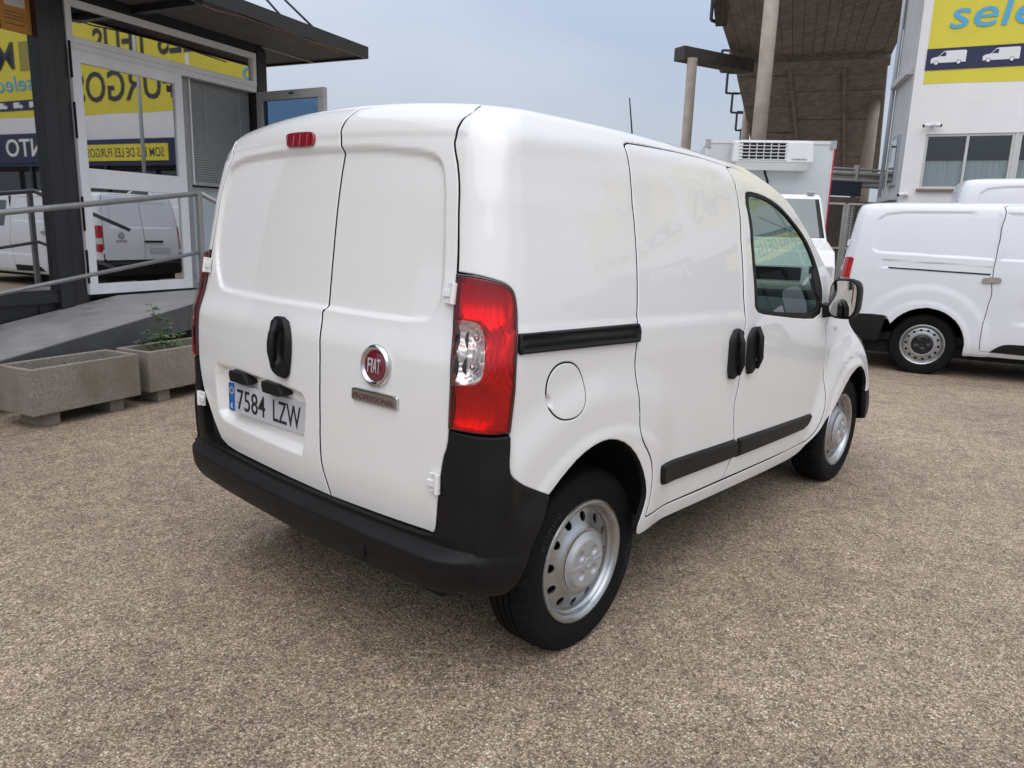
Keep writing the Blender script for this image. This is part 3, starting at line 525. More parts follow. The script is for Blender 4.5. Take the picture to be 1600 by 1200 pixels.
# shell: roof, quarters, sills, screen pillars and nose in one pressing
bs = [(.993, .627), (.933, .666), (.889, .697), (.87, .721), (.867, .755), (.871, .796), (.874, .834)]
right = [(.0, 1.705), (.60, 1.705), (.745, 1.70), (.735, 1.672), (.687, 1.627), (.667, 1.587), (.671, 1.571), (.686, 1.538), (.693, 1.474), (.701, 1.341), (.703, 1.255)] + K['light'][1:10] + bs[::-1][1:] + K['arch'][1:] + [(1.345, .372), (1.36, .358), (1.7, .36), (2.3, .358), (2.44, .375)] + K['farch'] + [(3.20, .600), (4.3, .60)]
body = right + [(4.3, 2.2), (-4.3, 2.2)] + mirror(right)[:-1]
doorhole = [(1.608, 1.653), (1.673, 1.661), (2.346, 1.673), (2.79, 1.669)] + K['front'][1:-1] + [(1.383, .422)] + K['slide'][15:]
ws = [(3.36, 1.10), (3.30, 1.16), (3.30, 1.35), (3.30, 1.55), (3.34, 1.64), (3.8, 1.66), (4.3, 1.668), (4.3, 1.075), (3.8, 1.08)]
FLAP = oval(1.060, .928, .066, .084, 48, 2.25)
wsR = [(min(a, 4.3 - .02), b) for a, b in ws]; wsL = mirror(wsR); winL = mirror(K['window'])
panel('body_shell', VS, body, 'white', van, holes=[doorhole, wsR, wsL, winL, FLAP], gap=.0028, darkrim=True, step=.013, fine=[(.6, 2.2, .013), (2.2, 3.4, .02), (-.8, .6, .03), (3.4, 4.3, .035), (-4.3, -.8, .04)], it=1)
panel('windscreen', VS, wsR, 'glasscar', van, step=.04, rim=0, rnd=0, off=lambda s, t, p: -.006, it=1); panel('windscreen', VS, wsL, 'glasscar', van, step=.04, rim=0, rnd=0, off=lambda s, t, p: -.006, it=1)
panel('side_window', VS, winL, 'glasscar', van, step=.04, rim=0, rnd=0, off=lambda s, t, p: -.008)
# rear doors
top = [(.745, 1.70), (.60, 1.703), (.17, 1.703)]
rd = panel('rear_door', VS, top[::-1][:0] + [(.17, 1.703), (.60, 1.703), (.742, 1.698)] and ([(.175, 1.703)] + K['cgap'] + [(.198, .497), (.294, .499), (.532, .503), (.67, .507), (.684, .52)] + K['redge'][::-1][1:] + [(.745, 1.70), (.60, 1.703)]), 'white', van, darkrim=True, gap=.0036, step=.0078, it=1)
cg = K['cgap']
ld = panel('rear_door', VS, [(.175, 1.703)] + cg + [(.198, .497), (0, .50), (-.25, .503), (-.50, .503), (-.57, .528), (-.635, .64), (-.69, .70), (-.716, .785)] + [(-a, b) for a, b in K['redge'][::-1][6:]] + [(-.745, 1.70), (-.60, 1.703)], 'white', van, darkrim=True, gap=.0036, step=.0078, it=1, label='left rear door with black handle and number plate')
ribbon('gap_backing', VS, [(.175, 1.703)] + cg + [(.197, .49)], .05, .024, 'void', van); ribbon('gap_backing', VS, K['redge'] + [(.68, .49)], .06, .026, 'void', van); ribbon('gap_backing', VS, [(-a, b) for a, b in K['redge']] + [(-.6, .49)], .06, .026, 'void', van)
ribbon('gap_backing', VS, [(-.66, .495), (0, .49), (.69, .495)], .07, .02, 'void', van); ribbon('gap_backing', VS, [(-.75, 1.70), (0, 1.70), (.75, 1.70)], .05, .02, 'void', van)
# right doors
sd = panel('sliding_door', VS, K['slide'], 'white', van, darkrim=True, gap=.003, step=.012, it=1)
fd = panel('front_door', VS, K['front'][1:-1] + K['slide'][3:14][::-1], 'white', van, holes=[K['window']], darkrim=True, gap=.003, step=.014, it=1)
ribbon('gap_backing', VS, doorhole, .05, .024, 'void', van, closed=True); ribbon('gap_backing', VS, K['slide'][3:14], .05, .024, 'void', van)
wi = chaikin(K['window'], 2); wi = wi if area2(wi) > 0 else wi[::-1]; wi = inset(VS, resample(VS, wi, .02), .028); wi2 = inset(VS, wi, .0)
panel('window_seal', VS, K['window'], 'blackplastic', fd, holes=[wi.tolist()], step=.012, rim=.012, off=lambda s, t, p: -.002, rnd=.003)
panel('window_glass', VS, wi.tolist(), 'glasscar', fd, step=.04, rim=0, rnd=0, off=lambda s, t, p: -.010, it=0)
panel('quarter_trim', VS, [(2.90, 1.13), (2.97, 1.16), (3.05, 1.235), (3.10, 1.32), (3.07, 1.33), (2.98, 1.30), (2.90, 1.20)], 'blackplastic', fd, step=.02, off=lambda s, t, p: -.004)
def mould(poly): return lambda s, t, p: .016 * smooth01((sdist(np.stack([s.ravel(), t.ravel()], 1), poly) + .001) / .012).reshape(s.shape)
for par, k in ((sd, 'mould1'), (fd, 'mould2')):
    q = chaikin(K[k], 2); q = q if area2(q) > 0 else q[::-1]; panel('side_moulding', VS, K[k], 'blackplastic', par, step=.008, off=mould(q), rim=.012, rnd=.001)
# sliding door rail
rq = np.array(K['rail']); rq = rq if area2(rq) > 0 else rq[::-1]
def railoff(s, t, p):
    d = sdist(np.stack([s.ravel(), t.ravel()], 1), rq).reshape(s.shape); return .003 + .012 * smooth01(d / .004) - .012 * smooth01((d - .009) / .005) + .006 * smooth01((d - .020) / .004)
panel('door_rail', VS, K['rail'], 'blackplastic', van, step=.006, off=railoff, rim=.01, rnd=.001, it=1)
# fuel flap with its finger notch
panel('fuel_flap', VS, FLAP, 'white', van, step=.010, gap=.0018, darkrim=True, off=lambda s, t, p: .0012 + 0 * s - .014 * (1 - smooth01((np.hypot((s - .995) * 1.3, t - .905) - .006) / .018)), rnd=.002, it=1)
panel('gap_backing', VS, oval(1.060, .928, .074, .093, 32, 2.25), 'void', van, step=.03, off=lambda s, t, p: -.020 + 0 * s, rim=0, rnd=0, it=0)  # black sheet standing in for the shade behind the flap gap
# door handles: oval bezel, hollow behind a grip bar
def handle_off(poly, cx, ct, rs, rt, tilt=0.):
    def f(s, t, p):
        q = np.stack([s.ravel(), t.ravel()], 1); d = sdist(q, poly).reshape(s.shape); a = (s - cx - tilt * (t - ct)) / rs; b = (t - ct) / rt; r = np.sqrt((np.abs(a) ** 2.6 + np.abs(b) ** 2.6) ** (2 / 2.6))
        return .003 + .019 * smooth01((d + .001) / .009) - .0195 * smooth01((1 - r) / .35)
    return f
for par, k, tl in ((sd, 'hand1', .40), (fd, 'hand2', .45)):
    q = chaikin(K[k], 2); q = q if area2(q) > 0 else q[::-1]; c = q.mean(0)
    h = panel('door_handle', VS, K[k], 'blackplastic', par, guard=False, it=3, step=.005, off=handle_off(q, c[0] + .010, c[1] - .01, .022, .068, tl), rim=.012, rnd=.001)
    a, x, y, n = VS.at(c[0] + .004 + tl * .085, c[1] + .085, .020); b2 = VS.at(c[0] + .004 - tl * .085, c[1] - .085, .020)[0]; mid = (a + b2) / 2 + n * .018 - x * .012
    MB().tube([a, (a + mid) / 2 + n * .008, mid, (b2 + mid) / 2 + n * .008, b2], [.010, .013, .014, .013, .010], 10).obj('grip_bar', 'blackplastic', par, smooth=True)
q = chaikin(K['rhand'], 2); q = q if area2(q) > 0 else q[::-1]
panel('door_handle', VS, K['rhand'], 'blackplastic', ld, guard=False, it=3, step=.005, off=handle_off(q, -.038, .965, .034, .070), rim=.012, rnd=.001)
a, x, y, n = VS.at(-.072, 1.045, .016); b2 = VS.at(-.072, .895, .016)[0]; mid = (a + b2) / 2 + n * .016
MB().tube([a, (a * .7 + b2 * .3) + n * .014, mid, (a * .3 + b2 * .7) + n * .014, b2], [.012, .015, .016, .015, .012], 10).obj('grip_bar', 'blackplastic', ld, smooth=True)
P, X, Y, Nn = VS.at(-.055, .878, .013); k = lathe([(0, .004), (.008, .004), (.0095, .002), (.0095, 0)], 20, 'z').obj('key_cylinder', 'satin', ld, smooth=True, angle=30); frame(k, P, X, Y, Nn)
# rear bumper
def bump_off(s, t, p):
    a = np.abs(s); u = smooth01((a - .68) / .18); lo = .058 * (1 - u) + .026 * u; up = .006 * (1 - u) + .022 * u; f = 1 - smooth01((t - .470) / .018)
    f = f + (smooth01((t - .44) / .012) - 1) * 0; o = up + (lo - up) * f
    o = o - .05 * smooth01((.395 - t) / .075) ** 2 - .012 * smooth01((.42 - t) / .06); o = np.where(a > .86, o - (.020 * smooth01((a - .86) / .05)) * smooth01((t - .55) / .1), o); return o + tuck(s, t)
bt = [(.0, .500), (.50, .502), (.66, .506), (.686, .515), (.692, .55), (.70, .66), (.709, .742), (.722, .785), (.727, .832), (.78, .827), (.827, .824), (.872, .829)] + bs[::-1][1:]
bb = [(.975, .595), (.941, .525), (.915, .457), (.895, .399), (.875, .358), (.855, .335), (.80, .318), (.60, .312), (.30, .312), (0, .312)]
panel('rear_bumper', VS, bt + bb + mirror(bt + bb)[1:-1], 'bumperplastic', van, step=.011, off=bump_off, rim=.03, rnd=.003, it=1)
MB().box((-.645, -.445, .395), (-.6425, -.385, .455)).obj('tow_eye_cover', 'bumperplastic', van, bevel=.002)
# tail lights
for sg in (1, -1):
    li = K['light'] if sg > 0 else mirror(K['light']); cl = K['clear'] if sg > 0 else mirror(K['clear'])
    q = chaikin(li, 2); q = q if area2(q) > 0 else q[::-1]; qi = inset(VS, resample(VS, q, .012), .007).tolist()
    lens = lambda s, t, p: .014 + .006 * np.sin(np.clip((np.abs(s) - .70) / .18, 0, 1) * math.pi)
    tl = panel('tail_light', VS, qi, 'redlens', van, holes=[cl], step=.012, off=lens, rim=.010, rnd=.002, it=0 if False else 1, label='red tail light with clear inner lens')
    panel('lamp_frame', VS, li, 'lampedge', tl, holes=[qi], step=.010, off=lambda s, t, p: .011 + 0 * s, rim=.02, rnd=.002, it=1)
    panel('clear_lens', VS, cl, 'clearlens', tl, step=.012, off=lens, rim=.004, rnd=.001, it=1)
    def bowls(s, t, p, sg=sg):
        a = s * sg; d = -.008 + 0 * a
        for cs, ct, r, h in ((.785, 1.185, .075, .022), (.752, 1.085, .05, .026), (.752, 1.010, .05, .026), (.78, .90, .07, .022)): d = d - h * np.clip(1 - (np.hypot(a - cs, t - ct) / r) ** 2, 0, 1)
        return d + .010 * smooth01((a - .835) / .02) + .0010 * np.sin(a * 330) * (1 - smooth01((a - .815) / .02)) * (np.abs(t - 1.045) > .09) + .0012 * np.sin(np.hypot(a - .715, t - 1.045) * 420) * (np.abs(t - 1.045) <= .09)
    panel('lamp_reflector', VS, qi, 'reflector', tl, step=.008, off=bowls, rim=0, rnd=0, it=0)
    for ct in (1.085, 1.010):
        P, X, Y, Nn = VS.at(sg * .77, ct, -.022); e = lathe([(0, .03), (.006, .028), (.009, .02), (.009, 0)], 12, 'z').obj('bulb', 'chrome', tl, smooth=True); frame(e, P, X, Y, Nn)
    for cs, ct in ((.690, 1.197), (.686, .673)):
        P, X, Y, Nn = VS.at(sg * cs, ct, .004)
        h = MB().box((-.016, -.028, -.002), (.016, .028, .010)).tube([(.016 * sg, -.029, .010), (.016 * sg, .029, .010)], .010, 12).box((-.020, -.010, .004), (.020, .010, .016)).obj('hinge', 'white', van, bevel=.002); frame(h, P, X, Y, Nn)
# number plate and its lamps
def pplace(o, cs, ct, off):
    P, X, Y, Nn = VS.at(cs, ct, off); X = Vector((0, -1, 0)) + Vector((.02, 0, 0)) * 0; X.normalize(); Z = (Nn - X * Nn.dot(X)).normalized(); return frame(o, P, X, Z.cross(X), Z)
PC, PX, PY, PN = VS.at(-.185, .727); PX = Vector((.028, -1, 0)).normalized(); PN = Vector((-1, -.028, .02)); PN = (PN - PX * PN.dot(PX)).normalized(); PY = PN.cross(PX)
PC = Vector(VS.base(np.array([-.185]), np.array([.727]))[0]) + PN * -.020
pm = MB().prism(oval(0, 0, .258, .056, 48, 9), lambda a, b: (a, b, 0), lambda a, b: (a, b, .002)); pl = pm.obj('number_plate', 'plate', van, bevel=.0008); frame(pl, PC, PX, PY, PN)
MB().prism([(-.257, -.048), (-.250, -.054), (-.216, -.054), (-.216, .054), (-.250, .054), (-.257, .048)], lambda a, b: (a, b, .0021), lambda a, b: (a, b, .0028)).obj('country_band', 'plateblue', pl)
for tx, cx, wd in (('7584', -.105, .185), ('LZW', .120, .165)):
    o = link('lettering', fit_text(tx, wd, .077, .0006, bold=.002), 'platechar', pl); o.location = (cx, -.002, .003)
o = link('lettering', fit_text('E', .013, .017, .0004), 'printwhite', pl); o.location = (-.236, -.034, .0032)
for i in range(12): a = 2 * math.pi * i / 12; o = MB().box((-.0022, -.0022, 0), (.0022, .0022, .0006)).obj('star', 'yellow', pl); o.location = (-.236 + .012 * math.cos(a), .024 + .012 * math.sin(a), .0029); 
for x in (-.19, .238): o = lathe([(0, .004), (.004, .0035), (.006, .001), (.006, 0)], 14, 'z').obj('screw', 'satin', pl, smooth=True); o.location = (x, .004 if x > 0 else -.012, .002)
for cs in (-.34, -.10):
    P = Vector(VS.base(np.array([cs]), np.array([.815]))[0])
    o = MB().prism([(-.060, .020), (.045, .020), (.072, -.012), (.040, -.026), (-.055, -.024), (-.064, 0)], lambda a, b: (a, b, -.03), lambda a, b: (a * .93, b * .9, .016)).obj('plate_lamp', 'blackplastic', van, bevel=.004); frame(o, P, PX, PY, PN)
# badges
P, X, Y, Nn = VS.at(.432, .969, .0)
bd = lathe([(.040, .0), (.062, .0), (.0625, .006), (.060, .012), (.054, .015), (.048, .012), (.045, .008)], 64, 'z').obj('emblem', 'chrome', van, smooth=True, angle=50, label='round chrome and maroon emblem'); frame(bd, P, X, Y, Nn)
lathe([(0, .012), (.02, .0115), (.040, .0095), (.047, .0075)], 48, 'z').obj('enamel_disc', 'maroon', bd, smooth=True)
for tx, cx, wd in (('F', -.0205, .012), ('I', -.0085, .0042), ('A', .0045, .015), ('T', .0205, .014)):
    o = link('lettering', fit_text(tx, wd, .042, .0008, bold=.012), 'silverletter', bd); o.location = (cx, 0, .0125)
P, X, Y, Nn = VS.at(.436, .872, .0)
bp = MB().prism(oval(0, 0, .100, .0215, 48, 10), lambda a, b: (a, b, 0), lambda a, b: (a * .985, b * .86, .009)).obj('name_badge', 'chrome', van, bevel=.002, label='chrome name badge'); frame(bp, P, X, Y, Nn)
MB().prism(oval(0, 0, .094, .014, 48, 12), lambda a, b: (a, b - .002, .0085), lambda a, b: (a, b - .002, .0096)).obj('badge_field', 'satin', bp)
o = link('lettering', fit_text('PROFESSIONAL', .180, .0165, .0005, bold=.004), 'maroonletter', bp); o.location = (0, -.002, .0100)
# high stop lamp
panel('stop_lamp', VS, [(-.203, 1.617), (-.19, 1.623), (-.03, 1.620), (-.012, 1.612), (-.008, 1.590), (-.025, 1.584), (-.17, 1.587), (-.19, 1.592)], 'stoplens', van, step=.006, off=lambda s, t, p: .010 + .0015 * (np.abs(np.sin(s * 70)) < .25), rim=.016, rnd=.003)
# roof aerial, side repeater
P = Vector(VS.base(np.array([4.3]), np.array([1.80]))[0]); ab = Vector((1.37, 0, 1.725))
ae = MB().tube([ab + Vector((-.02, 0, -.01)), ab + Vector((0, 0, .018)), ab + Vector((.02, 0, .022))], [.028, .022, .008], 12).tube([ab + Vector((0, 0, .018)), ab + Vector((-.075, .0, .31))], [.0045, .003], 8).obj('roof_aerial', 'blackplastic', van, smooth=True)
P, X, Y, Nn = VS.at(2.985, 1.01, .002); o = MB().prism(oval(0, 0, .028, .012, 20, 3), lambda a, b: (a, b, 0), lambda a, b: (a * .8, b * .7, .008)).obj('side_repeater', 'clearlens', van); frame(o, P, X, Y, Nn)
# door mirrors
for sg in (1, -1):
    mc = Vector((1.96, -.915 * sg, 1.108)); b = MB()
    sect = oval(0, 0, .070, .100, 28, 3.4); rows = [(-.060, .93), (-.052, 1.0), (-.02, 1.0), (.03, .93), (.07, .72), (.088, .40)]
    vs = []; [vs.extend([tuple(mc + Vector((dx, sg * -u * k, v * k))) for u, v in sect]) for dx, k in rows]; n = len(sect)
    b.v = vs; b.f = [(i * n + j, i * n + (j + 1) % n, (i + 1) * n + (j + 1) % n, (i + 1) * n + j) for i in range(len(rows) - 1) for j in range(n)] + [tuple(range((len(rows) - 1) * n, len(rows) * n))]
    mh = b.obj('door_mirror', 'blackplastic', van, smooth=True, angle=50)
    MB().prism(oval(0, 0, .060, .088, 36, 3.4), lambda u, v: mc + Vector((-.064 + .13 * u, -sg * u, v)), lambda u, v: mc + Vector((-.058 + .13 * u, -sg * u, v))).obj('mirror_glass', 'mirror', mh)
    MB().hexa([mc + Vector((-.03, sg * .05, -.095)), mc + Vector((.05, sg * .05, -.095)), mc + Vector((.05, sg * .12, -.110)), mc + Vector((-.04, sg * .12, -.110)), mc + Vector((-.03, sg * .05, -.045)), mc + Vector((.05, sg * .05, -.045)), mc + Vector((.05, sg * .12, -.03)), mc + Vector((-.04, sg * .12, -.03))]).obj('mirror_arm', 'blackplastic', mh, bevel=.006)
# wheels, housings, chassis, cabin
M['letterrubber'] = mat('tyre_lettering', (.016, .016, .016), .6)
WM = wheel_meshes(.315, .2115, .185, 12, .152, .0150, .0168, ([.05, .098, .112, .132, .162, .18], [.012, .012, .010, .026, .037, .041]), .104, 'four')
for x, yy in ((0, .803), (2.513, .792)):
    for sg in (1, -1):
        w_ = put_wheel(van, WM, (x, -yy * sg, .3055), sg < 0, spin=.25 + x)
        if sg > 0:
            for a0 in (.15, 2.9):
                for i, ch in enumerate('KUMHO'):
                    a = a0 - .105 * i; er = Vector((math.cos(a), 0, math.sin(a))); et = Vector((math.sin(a), 0, -math.cos(a))); t_ = link('sidewall_lettering', fit_text(ch, .020, .022, .0008), 'letterrubber', w_); frame(t_, er * .262 + Vector((0, .0005, 0)), et, er, (0, -1, 0))
    for sg in (1, -1):
        v = []; f = []; n = 28
        for i in range(n + 1):
            a = math.pi * i / n; v += [(x + .37 * math.cos(a), -sg * .80, .36 + .385 * math.sin(a)), (x + .37 * math.cos(a), -sg * .50, .36 + .385 * math.sin(a))]
            if i: f.append((2 * i - 2, 2 * i, 2 * i + 1, 2 * i - 1))
        b = MB(); b.v = v + [(x, -sg * .50, .34)]; b.f = f + [(2 * i + 1, 2 * i + 3, 2 * n + 2) for i in range(n)]; b.obj('wheel_housing', 'void', van, smooth=True)
MB().box((-.45, -.58, .26), (3.0, .58, .42)).box((.42, -.70, .235), (1.95, .70, .33)).obj('underbody', 'void', van); MB().tube([(0, -.7, .305), (0, .7, .305)], .05).obj('rear_axle', 'void', van)
MB().box((-.42, -.70, .42), (1.0, .70, .46)).box((.98, -.70, .45), (1.0, .70, 1.50)).obj('cargo_bulkhead', 'greypanel', van); MB().box((1.0, -.76, .40), (2.4, .76, .48)).obj('cabin_floor', 'dash', van)
for y in (-.38, .38):
    MB().hexa([(1.12, y - .24, .62), (1.62, y - .24, .62), (1.62, y + .24, .62), (1.12, y + .24, .62), (1.14, y - .23, .78), (1.64, y - .22, .80), (1.64, y + .22, .80), (1.14, y + .23, .78)]).hexa([(1.06, y - .23, .72), (1.20, y - .23, .74), (1.20, y + .23, .74), (1.06, y + .23, .72), (1.03, y - .20, 1.30), (1.10, y - .20, 1.30), (1.10, y + .20, 1.30), (1.03, y + .20, 1.30)]).hexa([(1.03, y - .12, 1.31), (1.12, y - .12, 1.31), (1.12, y + .12, 1.31), (1.03, y + .12, 1.31), (1.02, y - .11, 1.47), (1.09, y - .11, 1.47), (1.09, y + .11, 1.47), (1.02, y + .11, 1.47)]).obj('seat', 'seatcloth', van, bevel=.04)
MB().hexa([(1.85, -.74, .55), (2.40, -.72, .55), (2.40, .72, .55), (1.85, .74, .55), (1.88, -.74, 1.02), (2.36, -.70, 1.06), (2.36, .70, 1.06), (1.88, .74, 1.02)]).obj('dashboard', 'dash', van, bevel=.05)
sw = MB().tube([Vector((1.72, .38, .98)) + Vector((.06 * math.sin(a) * 1.0, .185 * math.cos(a), .175 * math.sin(a))) for a in np.linspace(0, 2 * math.pi, 33)], .014, 8).tube([(1.72, .2, .98), (1.72, .56, .98)], .016, 6).tube([(1.73, .38, .98), (1.95, .38, .86)], .04, 8).obj('steering_wheel', 'dash', van, smooth=True)
# nose: bumper and lamps
fb = [(3.12, .44), (3.115, .54), (3.127, .606), (3.20, .598), (3.8, .60), (4.295, .60), (4.295, .30), (3.8, .32), (3.3, .40)]
for q in (fb, mirror(fb)): panel('front_bumper', VS, q, 'bumperplastic', van, step=.04, off=lambda s, t, p: .002 + 0 * s, it=1)
hl = [(3.30, .80), (3.28, .90), (3.40, .985), (3.62, .965), (3.70, .86), (3.6, .77), (3.4, .76)]
for q in (hl, mirror(hl)): h = panel('headlight', VS, q, 'clearlens', van, step=.03, off=lambda s, t, p: .010 + 0 * s); panel('lamp_reflector', VS, q, 'reflector', h, step=.03, off=lambda s, t, p: .003 + 0 * s, rim=0, rnd=0)
# ---------------------------------------------------------------- ground
me = bpy.data.meshes.new('ground'); me.from_pydata([(-400, -400, 0), (400, -400, 0), (400, 400, 0), (-400, 400, 0)], [], [(0, 1, 2, 3)]); link('ground', me, 'ground', kind='structure')
# ---------------------------------------------------------------- office cabin on the left; local x along the front, y into the building
off = thing('office_building', 'dark grey glazed office cabin with white framed door and overhanging canopy', 'building', (-.7987, 4.9258, 0), R(16))
def bx(name, m, a, b, parent=off, bevel=0, **k): return MB().box(a, b).obj(name, m, parent, bevel=bevel, **k)
bx('plinth', 'anthracite', (-7, .03, 0), (1.5, 6, .62)); bx('plinth', 'anthracite', (1.5, .03, 0), (3.78, 6, .60))
for u in (-4.6, -2.2, -.2, 1.0): bx('plinth_joint', 'void', (u, .024, .02), (u + .012, .034, .60))
bx('floor_edge', 'anthracite', (-7, -.01, .62), (1.46, 6, .69), bevel=.004)
for u0, u1 in ((1.175, 1.30), (3.64, 3.78), (-1.9, -1.66)): bx('post', 'anthracite', (u0, -.04, .10), (u1, .16, 3.24), bevel=.006)
bx('post', 'anthracite', (1.30, -.015, .10), (1.435, .16, 3.24), bevel=.006)
bx('roof_beam', 'anthracite', (-7, -.02, 3.205), (3.78, .30, 3.56)); bx('upper_storey', 'anthracite', (-7, .25, 3.56), (3.74, 6, 6.4))
for u in (-3.4, -1.2, 1.0, 2.5):
    f = bx('upper_window', 'alugrey', (u, .22, 3.75), (u + 1.1, .27, 5.4)); bx('pane', 'truckglass', (u + .06, .215, 3.81), (u + 1.04, .222, 5.34), f)
bx('back_wall', 'interior', (-7, 3.4, .62), (3.7, 3.5, 3.2)); bx('side_wall', 'anthracite', (3.66, .162, .6), (3.76, 6, 3.204)); bx('ceiling', 'interior', (-7, .16, 3.12), (3.64, 3.4, 3.2))
bx('floor', 'interior', (-7, .16, .62), (3.64, 3.4, .66))
# big left window
bx('window_frame', 'anthracite', (-1.66, .0, .69), (1.175, .08, .735)); bx('window_frame', 'anthracite', (-1.66, .0, 3.14), (1.175, .08, 3.205)); bx('pane', 'officeglass', (-1.66, .035, .735), (1.175, .043, 3.14))
def rect_frame(name, m, u0, u1, z0, z1, w, d0, d1, parent, wb=None, wt=None):
    b = MB(); wb = wb or w; wt = wt or w
    b.box((u0, d0, z0), (u0 + w, d1, z1)); b.box((u1 - w, d0, z0), (u1, d1, z1)); b.box((u0 + w, d0 + .002, z0), (u1 - w, d1 - .002, z0 + wb)); b.box((u0 + w, d0 + .002, z1 - wt), (u1 - w, d1 - .002, z1)); return b.obj(name, m, parent, bevel=.004)
# transom light over the doors
tr = rect_frame('transom_window', 'alu', 1.437, 3.635, 2.845, 3.20, .055, -.03, .06, off); bx('pane', 'officeglass', (1.49, .005, 2.89), (3.585, .013, 3.15), tr)
bx('door_head', 'alu', (1.437, -.022, 2.79), (3.635, .06, 2.843))
# door leaf, closed
dl = rect_frame('glazed_door', 'alu', 1.445, 2.60, .675, 2.787, .088, -.045, .01, off, wb=.095, wt=.10)
bx('mid_rail', 'alu', (1.533, -.044, 1.63), (2.512, .009, 1.80), dl, .004); bx('pane', 'officeglass', (1.533, -.020, .77), (2.512, -.012, 1.63), dl); bx('pane', 'officeglass', (1.533, -.020, 1.80), (2.512, -.012, 2.69), dl)
for z in (.78, 1.25, 2.05, 2.55): bx('hinge', 'void', (1.438, -.05, z), (1.450, -.03, z + .30), dl)
bx('sticker', 'posterblack', (2.43, -.0225, 2.60), (2.49, -.0215, 2.66), dl)
# open doorway: blinds and a frosted panel behind
bx('inner_partition', 'alugrey', (2.70, .07, .66), (2.76, .15, 2.79)); bx('frosted_panel', 'frost', (2.60, .15, .70), (3.64, .18, 1.72)); bx('door_lock', 'posterblack', (2.63, .125, 1.42), (2.67, .149, 1.56))
bl = MB()
for k in range(44): z = 1.78 + k * .0245; bl.box((2.79, .09, z), (3.62, .112, z + .021)); bl.box((2.60, .11, z), (2.695, .132, z + .021))
bl.obj('blind', 'blind', off, kind='stuff'); bx('blind_rail', 'alugrey', (2.78, .07, 1.735), (3.63, .12, 1.775)); bx('blind_backing', 'darkroom', (2.60, .16, 1.73), (3.64, .18, 2.84)); bx('inner_mullion', 'alu', (2.765, .05, 1.74), (2.783, .10, 2.79))
for u in (2.98, 3.46):
    c = MB()
    for k in range(26): c.box((u, .075, 2.76 - k * .022), (u + .008, .083, 2.772 - k * .022))
    c.obj('bead_chain', 'chain', off)
# second leaf swung open towards the yard
ol = MB()
def leaf_pt(k, side, z): a = Vector((3.62, -.05, z)); b = Vector((3.55, -1.06, z)); p = a.lerp(b, k); nrm = Vector((b.y - a.y, a.x - b.x, 0)).normalized(); return p + nrm * side
for k0, k1, z0, z1 in ((0, 1, .70, .79), (0, .09, .79, 2.69), (.91, 1, .79, 2.69), (0, 1, 2.69, 2.785)):
    ol.hexa([leaf_pt(k0, -.025, z0), leaf_pt(k1, -.025, z0), leaf_pt(k1, .025, z0), leaf_pt(k0, .025, z0), leaf_pt(k0, -.025, z1), leaf_pt(k1, -.025, z1), leaf_pt(k1, .025, z1), leaf_pt(k0, .025, z1)])
ol = ol.obj('open_door', 'alugrey', off, bevel=.004, label='grey framed door leaf with blue tinted glass, swung open')
MB().hexa([leaf_pt(.09, -.006, .79), leaf_pt(.91, -.006, .79), leaf_pt(.91, .006, .79), leaf_pt(.09, .006, .79), leaf_pt(.09, -.006, 2.69), leaf_pt(.91, -.006, 2.69), leaf_pt(.91, .006, 2.69), leaf_pt(.09, .006, 2.69)]).obj('pane', 'blueglass', ol)
for z in (2.74,): MB().box((3.55, -.62, z), (3.56, -.56, z + .02)).obj('door_closer', 'posterblack', ol)
# canopy
cn = MB(); n = 26; d0, d1 = -.84, .74
prof = []
for k in range(n):
    a = d0 + (d1 - d0) * k / n; w = (d1 - d0) / n; prof += [(a, 3.295), (a + w * .35, 3.295), (a + w * .5, 3.322), (a + w * .85, 3.322)]
prof.append((d1, 3.295)); k = len(prof)
cn.v = [(-7, y, z) for y, z in prof] + [(4.51, y, z) for y, z in prof]; cn.f = [(i, i + 1, k + i + 1, k + i) for i in range(k - 1)]
cs = cn.obj('canopy_soffit', 'soffit', off); bx('canopy_roof', 'anthracite', (-7, -.84, 3.345), (4.51, .74, 3.39)); bx('canopy_fascia', 'anthracite', (-7, -.875, 3.275), (4.55, -.84, 3.405)); bx('canopy_end', 'anthracite', (4.512, -.838, 3.275), (4.55, .76, 3.395))
for u in (2.1, .1, -2.2): bx('canopy_beam', 'anthracite', (u, -.835, 3.23), (u + .08, -.02, 3.296))
MB().tube([(-4 + .35 * i, -.832 + .012 * math.sin(i * 1.9), 3.265 + .014 * math.sin(i * 1.3) + .008 * math.sin(i * 2.7)) for i in range(24)], .007, 6).obj('cable', 'cable', off)
for a, b in (((3.25, -.80, 3.39), (3.27, .26, 4.35)), ((3.76, -.80, 3.39), (3.62, .26, 4.30)), ((.6, -.80, 3.39), (.6, .26, 4.4))): MB().tube([a, b], .012, 8).obj('tie_rod', 'blacksteel', off, smooth=True)
MB().tube([(3.66, -.10, 3.265), (4.46, -.14, 3.26)], .010, 8).obj('canopy_bracket', 'railsteel', off)
